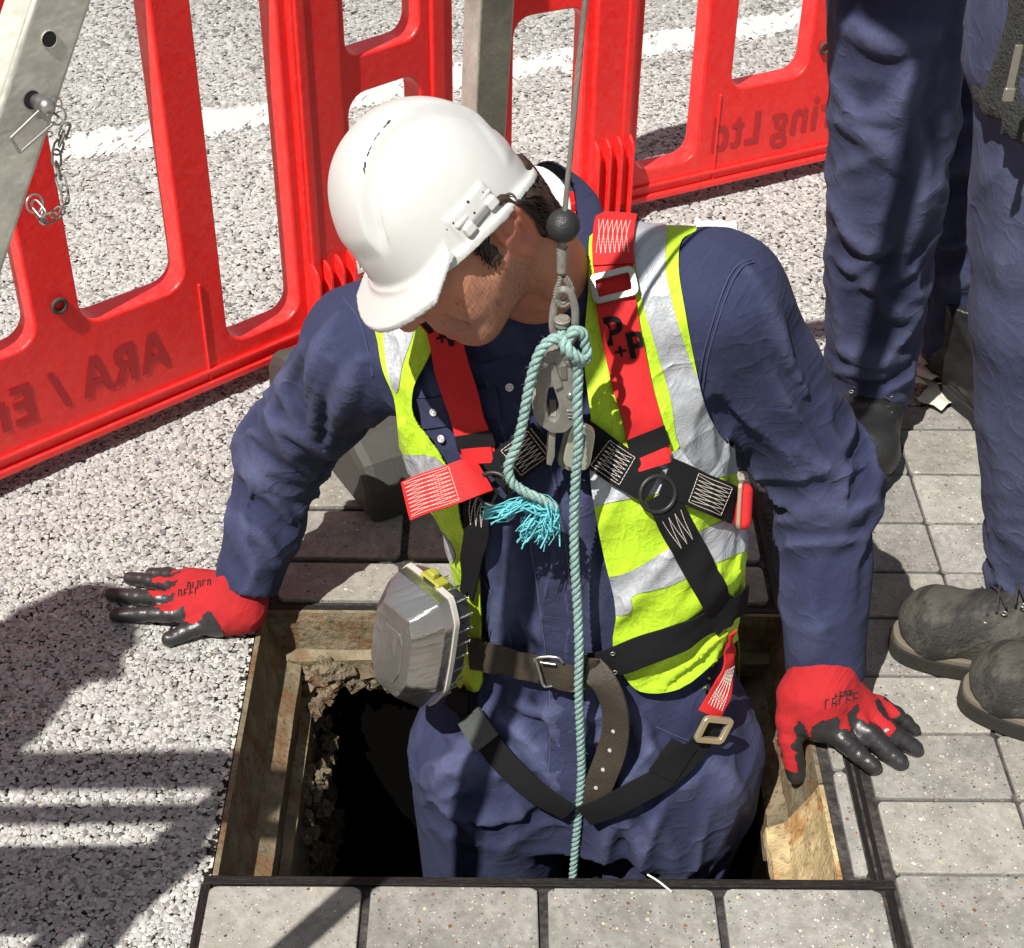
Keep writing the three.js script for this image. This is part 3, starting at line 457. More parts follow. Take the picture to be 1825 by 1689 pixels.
function creased(g, ang = 35) { // normals averaged except over sharp edges
  const p = g.attributes.position, n = p.count, fn = [], map = new Map(), c = Math.cos(ang * D2R), out = new Float32Array(n * 3);
  for (let i = 0; i < n; i += 3) { const a = V(0, 0, 0).fromBufferAttribute(p, i), b = V(0, 0, 0).fromBufferAttribute(p, i + 1), d = V(0, 0, 0).fromBufferAttribute(p, i + 2); fn.push(b.sub(a).cross(d.sub(a))); }
  const key = (i) => Math.round(p.getX(i) * 2e5) + '_' + Math.round(p.getY(i) * 2e5) + '_' + Math.round(p.getZ(i) * 2e5);
  for (let i = 0; i < n; i++) { const k = key(i); if (!map.has(k)) map.set(k, []); map.get(k).push((i / 3) | 0); }
  const un = fn.map((v) => v.clone().normalize());
  for (let i = 0; i < n; i++) { const f = (i / 3) | 0, s = V(0, 0, 0); for (const t of map.get(key(i))) if (un[t].dot(un[f]) > c) s.add(fn[t]); s.normalize(); out[3 * i] = s.x; out[3 * i + 1] = s.y; out[3 * i + 2] = s.z; }
  g.setAttribute('normal', new THREE.BufferAttribute(out, 3)); return g;
}
// stitching: a thread through strap coordinates [s in metres from start, t 0..1]
function thread(st, pts, r = .00055, lift = .0006, dash = 0) {
  const P = []; for (let k = 0; k + 1 < pts.length; k++) { const [s0, t0] = pts[k], [s1, t1] = pts[k + 1], n = Math.max(2, Math.ceil(Math.hypot(s1 - s0, (t1 - t0) * .045) / .0045)); for (let i = 0; i < n; i++) P.push(st.at(lerp(s0, s1, i / n) / st.L, lerp(t0, t1, i / n), lift)); } const e = pts[pts.length - 1]; P.push(st.at(e[0] / st.L, e[1], lift));
  const out = []; for (let i = 0; i + 1 < P.length; i++) { const a = P[i], b = P[i + 1]; if (a.distanceTo(b) < 1e-5) continue; out.push(rod(a, a.clone().lerp(b, .8), r, r, 5)); } return merge(out);
}
const zigzag = (s0, s1, t0, t1, n) => { const o = []; for (let i = 0; i <= n; i++) o.push([i % 2 ? s1 : s0, lerp(t0, t1, i / n)]); return o; };
// ---------------------------------------------------------------- cloth and skin materials
const weaveBump = dataTex(256, (u, v) => { const a = Math.sin((u + v) * 2 * Math.PI * 64) * .22, b = fbm(u, v, 64, 3) * .5 + fbm(u, v, 20, 9) * .35; const k = .5 + a + b; return [k, k, k]; });
const navyMap = dataTex(512, (u, v) => { const k = .92 + fbm(u, v, 8, 2) * .16 + fbm(u, v, 90, 5) * .22; return [k, k, k]; });
const crumple = dataTex(512, (u, v) => { const w = tnoise(u, v, 5, 3) * .035, w2 = tnoise(u, v, 5, 8) * .035, r = (f, s) => { const a = 1 - Math.abs(tnoise(((u + w) % 1 + 1) % 1, ((v + w2) % 1 + 1) % 1, f, s)) * 1.7; return Math.max(0, a) ** 2; }; const k = .3 + r(5, 11) * .34 + r(9, 17) * .2 + r(17, 23) * .09 + Math.sin((u + v) * 2 * Math.PI * 80) * .022 + fbm(u, v, 100, 3) * .05; return [k, k, k]; });
const coverMat = std({ vertexColors: true, map: navyMap, bumpMap: crumple, bumpScale: .0034, roughness: .92 });
const coverMat2 = std({ color: lin(.022, .027, .072), map: navyMap, bumpMap: crumple, bumpScale: .0026, roughness: .92 });
const hivisMat = new THREE.MeshPhysicalMaterial({ color: lin(.50, .77, .02), map: navyMap, bumpMap: crumple, bumpScale: .004, roughness: .72, transmission: .1, thickness: 0 });
const reflMap = dataTex(256, (u, v) => { const k = .8 + fbm(u, v, 10, 6) * .2 + fbm(u, v, 60, 2) * .16; return [k, k * 1.01, k * 1.02]; });
const reflMat = std({ color: lin(.52, .54, .57), map: reflMap, bumpMap: crumple, bumpScale: .005, roughness: .45, metalness: .25 });
const redWeb = dataTex(128, (u, v) => { const k = .88 + Math.sin(v * 2 * Math.PI * 64) * .08 + Math.sin(u * 2 * Math.PI * 32) * .05 + fbm(u, v, 14, 2) * .1; return [k, k, k]; });
const redStrapMat = std({ color: lin(.60, .012, .014), map: redWeb, bumpMap: redWeb, bumpScale: .0005, roughness: .8 });
const blackStrapMat = new THREE.MeshPhysicalMaterial({ color: lin(.008, .008, .009), map: redWeb, bumpMap: redWeb, bumpScale: .0005, roughness: .9, specularIntensity: .45 });
const threadMat = std({ color: lin(.62, .56, .5), roughness: .9 });
const skinMap = dataTex(512, (u, v) => { const f = fbm(u, v, 10, 4), g = fbm(u, v, 70, 8), m = g > .34 ? .1 : 0; return [.93 + f * .07 - m + g * .05, .9 + f * .1 - m + g * .06, .88 + f * .08 - m + g * .05]; });
const skinMat = new THREE.MeshPhysicalMaterial({ vertexColors: true, map: skinMap, bumpMap: plasticBump, bumpScale: .0008, roughness: .55, sheen: .2, sheenRoughness: .6 });
const NAVY = [.021, .027, .074], FADE = [.135, .15, .28];
function tintCloth(g, base, full, navy = NAVY, fade = FADE, seed = 0) { // faded where ridges rub
  const p = g.attributes.position, c = new Float32Array(p.count * 3);
  for (let i = 0; i < p.count; i++) { const x = p.getX(i), y = p.getY(i), z = p.getZ(i), d = base(x, y, z), n = noise(x * 5 + seed, y * 5, z * 5) * .5 + noise(x * 17, y * 17 + seed, z * 17) * .35, k = clamp(.05 + d * 42 + n * .2, 0, 1) * .75; for (let t = 0; t < 3; t++) c[3 * i + t] = lerp(navy[t], fade[t], k); }
  g.setAttribute('color', new THREE.BufferAttribute(c, 3)); return g;
}

// ---------------------------------------------------------------- the man in the hole
const man = thing('person', 'person in white helmet and yellow vest standing waist deep in the open manhole', 'person', [0, 0, 0]);
const LATERAL = V(.97, 0, .2).normalize(), J = (px, py, z) => atZ(px, py, z);
const rows = [[1060, 1400, -1.50, .195, .125], [1062, 1290, -1.505, .205, .13], [1072, 1180, -1.52, .175, .125], [1066, 1080, -1.535, .165, .12], [1062, 950, -1.55, .178, .128], [1010, 790, -1.57, .19, .13], [975, 640, -1.60, .185, .115], [985, 520, -1.63, .13, .085]].map(([x, y, z, a, b]) => ({ c: J(x, y, z), a, b }));
const torsoF = loft(rows, LATERAL);
const shL = J(660, 618, -1.67), elL = J(505, 800, -1.79), wrL = J(440, 1062, -1.705);   // image left arm
const shR = J(1272, 540, -1.60), elR = J(1472, 850, -1.62), wrR = J(1470, 1222, -1.535);   // image right arm
const neckB = J(985, 500, -1.63);
const hipL = J(880, 1340, -1.50), hipR = J(1200, 1340, -1.50), knL = hipL.clone().add(V(.0, -.5, .03)), knR = hipR.clone().add(V(-.015, -.5, .03));
const shoulders = union([capsule(neckB.clone().add(V(-.05, -.02, 0)), shL, .075, .072), capsule(neckB.clone().add(V(.05, -.015, 0)), shR, .072, .074)], .05);
const torsoAll = union([torsoF, shoulders], .07);
const armLF = union([capsule(shL, elL, .074, .058), capsule(elL, wrL, .060, .044)], .025);
const armRF = union([capsule(shR, elR, .080, .064), capsule(elR, wrR, .064, .054)], .03);
const legsF = union([capsule(hipL, knL, .118, .085), capsule(hipR, knR, .118, .085), capsule(knL, knL.clone().add(V(0, -.5, -.05)), .085, .07), capsule(knR, knR.clone().add(V(0, -.5, -.05)), .085, .07)], .02);
const bodyBase = (x, y, z) => smin(smin(torsoAll(x, y, z), smin(armLF(x, y, z), armRF(x, y, z), .02), .045), legsF(x, y, z), .05);
const cuffL = elL.clone().lerp(wrL, .93), cuffR = elR.clone().lerp(wrR, .95);
const armDirL = wrL.clone().sub(elL).normalize(), armDirR = wrR.clone().sub(elR).normalize();
const X3 = (a, b) => a.clone().cross(b).normalize();
const manFolds = foldField([
  [elL, .15, V(.8, -.35, .4), .060, .013, 1], [elL.clone().lerp(wrL, .55), .13, V(.5, .8, .3), .06, .009, 5], [shL.clone().lerp(elL, .45), .16, V(-.5, .8, .1), .075, .012, 9],
  [elR, .17, V(.8, .45, .4), .075, .013, 12], [elR.clone().lerp(wrR, .6), .15, V(.3, .9, .2), .08, .009, 15], [shR.clone().lerp(elR, .5), .18, V(.5, -.85, .1), .06, .008, 18],
  [J(950, 1020, -1.43), .18, V(.12, 1, 0), .05, .010, 21], [J(830, 760, -1.47), .14, V(-.45, .9, 0), .04, .008, 24],
  [J(920, 1300, -1.40), .15, V(-.45, .9, .1), .05, .009, 28], [J(830, 1390, -1.39), .12, V(.85, .35, 0), .05, .012, 31], [J(1150, 1330, -1.38), .14, V(.5, .9, 0), .07, .012, 34], [J(1180, 1500, -1.38), .15, V(.2, 1, 0), .07, .012, 37], [J(1000, 1440, -1.39), .1, V(.3, .95, 0), .05, .007, 39], [J(1300, 1450, -1.42), .15, V(-.3, .9, 0), .08, .008, 41],
]);
// a few long deliberate creases, each a soft ridge on the cloth
const ridges = [
  [[[470, 735], [520, 770], [580, 800]], .012], [[[455, 800], [500, 840], [555, 850]], .012], [[[440, 860], [490, 890], [520, 930]], .010], [[[600, 560], [560, 640], [545, 720]], .011], [[[640, 640], [610, 710], [590, 790]], .012], [[[430, 930], [470, 960], [500, 1010]], .009],
  [[[1400, 930], [1460, 900], [1530, 920]], .010], [[[1420, 800], [1480, 840], [1540, 830]], .009], [[[1330, 480], [1390, 600], [1440, 700]], .010],
  [[[905, 940], [915, 1040], [890, 1120], [900, 1200]], .014], [[[950, 1100], [960, 1150], [975, 1190]], .009], [[[1050, 980], [1060, 1060], [1050, 1150]], .010], [[[430, 780], [450, 840], [440, 900]], .008], [[[520, 880], [470, 850], [430, 845]], .012], [[[540, 620], [500, 690], [480, 760]], .012], [[[590, 640], [560, 720], [560, 790]], .009], [[[880, 930], [885, 1040], [930, 1100], [960, 1170]], .009], [[[870, 1060], [880, 1130], [930, 1160]], .008],
  [[[870, 1260], [920, 1290], [950, 1350], [990, 1400]], .012], [[[900, 1240], [950, 1270], [1010, 1260]], .010], [[[760, 1400], [830, 1360], [900, 1375]], .014], [[[790, 1310], [850, 1330], [930, 1350]], .010], [[[780, 1430], [830, 1470], [850, 1500]], .010], [[[1130, 1260], [1150, 1320], [1160, 1350]], .010], [[[1120, 1470], [1140, 1520], [1150, 1560]], .012], [[[1190, 1490], [1200, 1530], [1210, 1570]], .011], [[[1240, 1340], [1300, 1390], [1330, 1450]], .010],
];
const ridgeF = (() => {
  const L = []; for (const [pts, r] of ridges) { const P = pts.map((p) => march(bodyBase, p[0], p[1], .002)).filter(Boolean); if (P.length < 2) continue; const c = new THREE.CatmullRomCurve3(P).getPoints(8); for (let i = 0; i + 1 < c.length; i++) { const s = Math.sin((i + .5) / 8 * Math.PI); L.push([c[i], c[i + 1], r * (.45 + .55 * s)]); } }
  return (x, y, z) => { let h = 0; for (const [a, b, r] of L) { const dx = b.x - a.x, dy = b.y - a.y, dz = b.z - a.z, ex = x - a.x, ey = y - a.y, ez = z - a.z; if (ex * ex + ey * ey + ez * ez > .012) continue; const t = clamp((ex * dx + ey * dy + ez * dz) / (dx * dx + dy * dy + dz * dz), 0, 1), d = Math.hypot(ex - dx * t, ey - dy * t, ez - dz * t) / (r * 1.9); if (d < 1) { const k = 1 - d; h = Math.max(h, (k * k * (3 - 2 * k) * .5 + k * .5) * r * 1.4); } } return h; };
})();
const coverF0 = (x, y, z) => { const d = bodyBase(x, y, z); if (Math.abs(d) > .06) return d; return d - manFolds(x, y, z) - ridgeF(x, y, z); };
const planeCut = (c, n) => (x, y, z) => (x - c.x) * n.x + (y - c.y) * n.y + (z - c.z) * n.z;
const cutL = planeCut(cuffL, armDirL), cutR = planeCut(cuffR, armDirR);
const coverF = (x, y, z) => { let d = coverF0(x, y, z); const a = armLF(x, y, z), b = armRF(x, y, z); if (a < .05) d = Math.max(d, cutL(x, y, z)); if (b < .05) d = Math.max(d, cutR(x, y, z)); return d; };
const coverGeo = meshField(coverF, V(-.62, -1.0, -2.0), V(.66, .86, -1.2), .0055, .02);
const coverall = mesh('coverall', tintCloth(coverGeo, (x, y, z) => bodyBase(x, y, z) - .002, null), coverMat, man);
console.log('coverall', coverGeo.index.count / 3);
// cuffs: a hem turned over at the wrists
for (const [w, d, r, nm] of [[cuffL, armDirL, .0505, 0], [cuffR, armDirR, .0585, 1]]) { const q = new THREE.Quaternion().setFromUnitVectors(V(0, 0, 1), d); for (const [o, rr] of []) mesh('cuff', new THREE.TorusGeometry(r * 1.0, rr, 10, 40).scale(1, 1, 1).applyQuaternion(q).translate(w.x + d.x * o, w.y + d.y * o, w.z + d.z * o), coverMat2, coverall); }

// placket, pockets, seams, press studs
const frontF = (x, y, z) => smin(torsoAll(x, y, z), legsF(x, y, z), .05) - ridgeF(x, y, z) * .6 - manFolds(x, y, z) * .6;
const placket = strap(frontF, [[890, 640], [935, 780], [962, 900], [985, 1040], [1005, 1180], [1010, 1300], [1005, 1440]], .05, .003, { smooth: 1, thick: .004 });
mesh('placket', placket.geo, coverMat2, coverall);
const seamMat = std({ color: lin(.042, .05, .11), roughness: .9 });
const seamLine = (pts, r = .0011) => { const P = pts.map((p) => march(coverF, p[0], p[1], .0006)).filter(Boolean); if (P.length > 2) mesh('seam', tube(P, r, P.length * 10, 5), seamMat, coverall); };
seamLine([[1338, 462], [1318, 470], [1300, 492], [1284, 530], [1268, 580], [1252, 640], [1244, 700]]); seamLine([[1345, 466], [1325, 474], [1308, 496], [1292, 534], [1276, 584], [1260, 644], [1251, 704]]); seamLine([[612, 530], [640, 570], [655, 620], [664, 670]]); seamLine([[1110, 1260], [1180, 1300], [1260, 1330], [1330, 1330]]); seamLine([[392, 1040], [430, 1066], [478, 1062]], .0014); seamLine([[1392, 1196], [1460, 1206], [1540, 1196]], .0014); seamLine([[850, 1010], [905, 1120], [915, 1200]]);
mesh('seam', [thread(placket, [[.02, .06], [placket.L - .02, .06]], .0006, .0007), thread(placket, [[.02, .94], [placket.L - .02, .94]], .0006, .0007)], std({ color: lin(.09, .1, .17), roughness: .9 }), coverall);
function patch(f, quad, off, n = 10, th = .003) { // cloth patch between four corners in order
  const P = quad.map((p) => march(f, p[0], p[1], off)), pos = [], idx = [];
  for (let j = 0; j <= n; j++) for (let i = 0; i <= n; i++) { const a = P[0].clone().lerp(P[1], i / n), b = P[3].clone().lerp(P[2], i / n), q = a.lerp(b, j / n), g = grad(f, q, .012); for (let k = 0; k < 4; k++) q.addScaledVector(g, -(f(q.x, q.y, q.z) - off) * .8); pos.push(q.x, q.y, q.z); }
  for (let j = 0; j < n; j++) for (let i = 0; i < n; i++) { const a = j * (n + 1) + i; idx.push(a, a + n + 1, a + 1, a + 1, a + n + 1, a + n + 2); }
  const g = new THREE.BufferGeometry(); g.setAttribute('position', new THREE.Float32BufferAttribute(pos, 3)); g.setIndex(idx); g.computeVertexNormals(); return thicken(g, th);
}
mesh('pocket', patch(frontF, [[752, 760], [893, 742], [905, 860], [790, 880]], .003), coverMat2, coverall);
mesh('pocket_flap', patch(frontF, [[742, 712], [885, 690], [893, 742], [750, 765]], .0065, 8, .003), coverMat2, coverall);
for (const [x, y] of [[908, 690], [772, 735], [786, 782]]) { const p = march(frontF, x, y, .008), n = grad(frontF, p, .01), q = new THREE.Quaternion().setFromUnitVectors(V(0, 0, 1), n); mesh('press_stud', [new THREE.TorusGeometry(.0036, .0014, 8, 20).applyQuaternion(q).translate(p.x, p.y, p.z), new THREE.SphereGeometry(.0022, 10, 8).translate(p.x, p.y, p.z)], std({ color: lin(.8, .8, .8), metalness: .6, roughness: .3 }), coverall); }
// collar
function sheet(A, B, n, th, bulge = .012) { // cloth between two curves
  const a = new THREE.CatmullRomCurve3(A), b = new THREE.CatmullRomCurve3(B), pos = [], idx = [], m = 8;
  const mid = V(0, 0, 0); A.forEach((p) => mid.add(p)); mid.multiplyScalar(1 / A.length);
  for (let i = 0; i <= n; i++) { const p = a.getPoint(i / n), q = b.getPoint(i / n); for (let j = 0; j <= m; j++) { const t = j / m, r = p.clone().lerp(q, t), o = r.clone().sub(mid).setY(0).normalize(); r.addScaledVector(o, Math.sin(t * Math.PI) * bulge + noise(r.x * 30, r.y * 30, r.z * 30) * .003); pos.push(r.x, r.y, r.z); } }
  for (let i = 0; i < n; i++) for (let j = 0; j < m; j++) { const k = i * (m + 1) + j; idx.push(k, k + 1, k + m + 1, k + 1, k + m + 2, k + m + 1); }
  const g = new THREE.BufferGeometry(); g.setAttribute('position', new THREE.Float32BufferAttribute(pos, 3)); g.setIndex(idx); g.computeVertexNormals(); return thicken(g, th);
}
{
  const top = [[850, 628, -1.55], [905, 618, -1.545], [962, 592, -1.54], [1000, 520, -1.555], [1018, 430, -1.60], [1026, 350, -1.66], [1008, 300, -1.71], [968, 286, -1.74], [925, 316, -1.75]].map((p) => J(...p));
  const bot = [[840, 680, -1.53], [915, 690, -1.51], [1002, 668, -1.51], [1060, 580, -1.545], [1082, 475, -1.60], [1078, 390, -1.66], [1040, 345, -1.71], [975, 345, -1.745], [905, 380, -1.75]].map((p) => J(...p));
  mesh('collar', sheet(top, bot, 40, .004), coverMat2, coverall);
}

// ---------------------------------------------------------------- hi-vis vest
const vestFolds = foldField([[J(1180, 1000, -1.42), .22, V(.5, .8, 0), .06, .007, 51], [J(1150, 650, -1.46), .2, V(.2, 1, 0), .07, .004, 55], [J(740, 800, -1.5), .2, V(.1, 1, .1), .045, .006, 58], [J(1250, 1150, -1.42), .14, V(.8, .5, 0), .04, .008, 61], [J(840, 1150, -1.45), .12, V(.2, 1, 0), .035, .008, 63]]);
const vestF = (x, y, z) => { const d = torsoAll(x, y, z) - .013; return Math.abs(d) > .05 ? d : d - vestFolds(x, y, z); };
const vestRaw = meshField(vestF, V(-.42, -.12, -1.95), V(.48, .82, -1.25), .0055, .02);
const P_right = smoothPoly([[1064, 368], [1048, 520], [1041, 640], [1054, 760], [1051, 840], [1062, 920], [1078, 1000], [1098, 1090], [1092, 1150], [1112, 1204], [1140, 1232], [1210, 1228], [1290, 1165], [1330, 1130], [1420, 1120], [1440, 900], [1420, 780], [1308, 800], [1262, 740], [1241, 660], [1222, 560], [1209, 470], [1216, 425], [1242, 408], [1215, 380], [1130, 350]], 4);
const P_left = smoothPoly([[664, 540], [673, 610], [682, 660], [702, 710], [709, 770], [716, 840], [735, 900], [660, 960], [640, 1100], [760, 1240], [818, 1226], [852, 1232], [856, 1110], [850, 1010], [820, 930], [812, 870], [778, 800], [737, 742], [737, 690], [762, 640], [782, 570], [740, 520]], 4);
const px2 = V(0, 0, 0);
const patFn = (poly) => (p, n) => { px2.copy(p).applyMatrix4(VIEW); return polyDist(poly, PW / 2 - px2.x / px2.z * FOCAL, PH / 2 + px2.y / px2.z * FOCAL); };
const facing = (p, n) => n.x * (EYE.x - p.x) + n.y * (EYE.y - p.y) + n.z * (EYE.z - p.z);
const inR = patFn(P_right), inL = patFn(P_left);
const vestRegion = (p, n) => { const f = facing(p, n), ah = (armLF(p.x, p.y, p.z) - .016) * 1000; const backTop = J(985, 430, -1.7).y + .02; if (f <= 0) { px2.copy(p).applyMatrix4(VIEW); const X = PW / 2 - px2.x / px2.z * FOCAL, Y = PH / 2 + px2.y / px2.z * FOCAL; if (Y > 640 && Y < 900 && X < 800) return Math.min(X - 716, 30); if (Y > 1040 && X > 1100) return Math.min(1318 - X, 30); } if (f <= 0) return Math.min((backTop - p.y) * 1000, (p.y - .075) * 1000, ah); return Math.min(ah, Math.max(inR(p, n), inL(p, n))); };
const vestCut = clip(vestRaw, vestRegion);
const bands = [
  [[1128, 360], [1182, 380], [1186, 480], [1206, 570], [1237, 660], [1290, 780], [1262, 845], [1212, 800], [1196, 715], [1166, 610], [1141, 520]],
  [[1020, 846], [1110, 838], [1190, 812], [1290, 752], [1440, 740], [1440, 830], [1300, 845], [1210, 872], [1110, 890], [1040, 900]],
  [[1070, 1038], [1120, 1020], [1180, 985], [1260, 940], [1350, 905], [1440, 880], [1440, 960], [1340, 978], [1260, 1010], [1190, 1045], [1128, 1062], [1124, 1090], [1090, 1094]],
  [[690, 540], [746, 545], [736, 600], [718, 650], [708, 700], [698, 690], [688, 640], [684, 600]],
  [[620, 820], [700, 812], [778, 816], [800, 850], [716, 856], [620, 870]], [[640, 945], [770, 935], [812, 985], [806, 1004], [780, 968], [640, 1000]],
].map((p) => smoothPoly(p, 3)).map(patFn);
const bandAt = (p, n) => { if (facing(p, n) <= 0) return -1; let m = -1e9; for (const b of bands) m = Math.max(m, b(p, n)); return m; };
const vest = mesh('vest', thicken(clip(vestCut, (p, n) => -bandAt(p, n)), .003), hivisMat, man);
for (const bd of bands) { const sg = clip(vestCut, (p, n) => facing(p, n) <= 0 ? -1 : bd(p, n)), q = sg.attributes.position, n = sg.attributes.normal; if (!q.count) continue; for (let i = 0; i < q.count; i++) q.setXYZ(i, q.getX(i) + n.getX(i) * .0012, q.getY(i) + n.getY(i) * .0012, q.getZ(i) + n.getZ(i) * .0012); mesh('reflective_stripe', thicken(sg, .003), reflMat, vest); }
console.log('vest', vest.geometry.index.count / 3);
// ---------------------------------------------------------------- head and neck (one continuous body mesh with the hidden trunk end), hair, helmet
const camX = V(1, 0, 0).applyQuaternion(camera.quaternion), camY = V(0, 1, 0).applyQuaternion(camera.quaternion), camZ = V(0, 0, 1).applyQuaternion(camera.quaternion);
const fromCam = (x, y, z) => V(0, 0, 0).addScaledVector(camX, x).addScaledVector(camY, y).addScaledVector(camZ, z);
const HF = fromCam(-.56, -.79, .22).normalize(); let HU = fromCam(-.68, .55, .48); HU.addScaledVector(HF, -HU.dot(HF)).normalize(); const HL = HU.clone().cross(HF).normalize();
const HC = (() => { const d = dirOf(801, 389), k = 1.665 / -d.clone().dot(camZ); return EYE.clone().addScaledVector(d, k); })();
const headM = new THREE.Matrix4().makeBasis(HL, HU, HF).setPosition(HC), headI = headM.clone().invert();
const toHead = (p) => p.clone().applyMatrix4(headI), fromHead = (x, y, z) => V(x, y, z).applyMatrix4(headM);
const nk0 = toHead(neckB.clone().add(V(0, -.02, .0))), nk1 = V(0, -.045, -.035);
const sym = (f) => (x, y, z) => f(Math.abs(x), y, z);
const headF = (() => {
  const parts = [
    [ellipsoid(V(0, .022, -.010), [.069, .082, .086]), .02], [ellipsoid(V(0, -.03, .03), [.062, .08, .066]), .03],      // skull, face block
    [sym(capsule(V(.05, -.055, -.012), V(.02, -.096, .062), .018, .015)), .03], [ellipsoid(V(0, -.097, .071), [.020, .015, .016]), .02], // jaw, chin
    [sym(capsule(V(.045, -.022, .058), V(.03, -.055, .065), .02, .018)), .025],   // cheeks
    [capsule(V(0, .01, .088), V(0, -.032, .112), .009, .0125), .014], [sym(ellipsoid(V(.012, -.036, .099), [.009, .008, .011])), .008],      // nose, wings
    [ellipsoid(V(0, -.072, .085), [.026, .0055, .012]), .006], [ellipsoid(V(0, -.083, .083), [.022, .0065, .012]), .006], [ellipsoid(V(0, -.062, .082), [.026, .012, .012]), .012], // lips
    [sym(capsule(V(.02, .028, .084), V(.05, .024, .066), .011, .01)), .016],   // brow
    [capsule(nk1, nk0, .058, .066), .045], [sym(capsule(V(.06, -.03, -.04), V(.02, -.15, -.02), .014, .014)), .03],
  ];
  const ear = sym((x, y, z) => { // a tilted dished oval on each side
    const X = x - .079, Y = y + .03, Z = z + .012, c = .94, s = .34, a = X * c + Z * s, b = -X * s + Z * c;   // ear lies back
    const rim = Math.hypot(Math.hypot(Y / 1.62, (b + .002) / 1.0) - .0165, a) - .0048, lobe = Math.hypot((Y + .027) / 1.1, b - .004, a * 1.3) - .0085, base = Math.hypot(Y / 1.7, b, (a + .004) * 3.2) - .0165, inner = Math.hypot(Math.hypot((Y - .003) / 1.5, b - .003) - .0088, a - .001) - .0024;
    return Math.min(smin(rim, lobe, .008), smin(base, inner, .004));
  });
  const eyeS = sym(ellipsoid(V(.032, .006, .088), [.019, .011, .012])), mouth = capsule(V(-.022, -.0775, .098), V(.022, -.0775, .098), .0022, .0022), nost = sym(ellipsoid(V(.008, -.043, .105), [.004, .004, .006])), fold = sym(capsule(V(.02, -.036, .098), V(.034, -.07, .082), .003, .003));
  return (x, y, z) => {
    let d = 1; for (const [f, k] of parts) d = d > .9 ? f(x, y, z) : smin(d, f(x, y, z), k);
    d = -smin(-d, eyeS(x, y, z) + .0, .012); d = -smin(-d, mouth(x, y, z), .004); d = -smin(-d, nost(x, y, z), .003); d = -smin(-d, fold(x, y, z), .008);
    d = smin(d, ellipsoid(V(Math.abs(x) > 0 ? .032 : 0, .004, .074), [.0125, .0125, .0125])(Math.abs(x), y, z), .004);
    return smin(d, ear(x, y, z), .006) - noise(x * 45, y * 45, z * 45) * .0008;
  };
})();
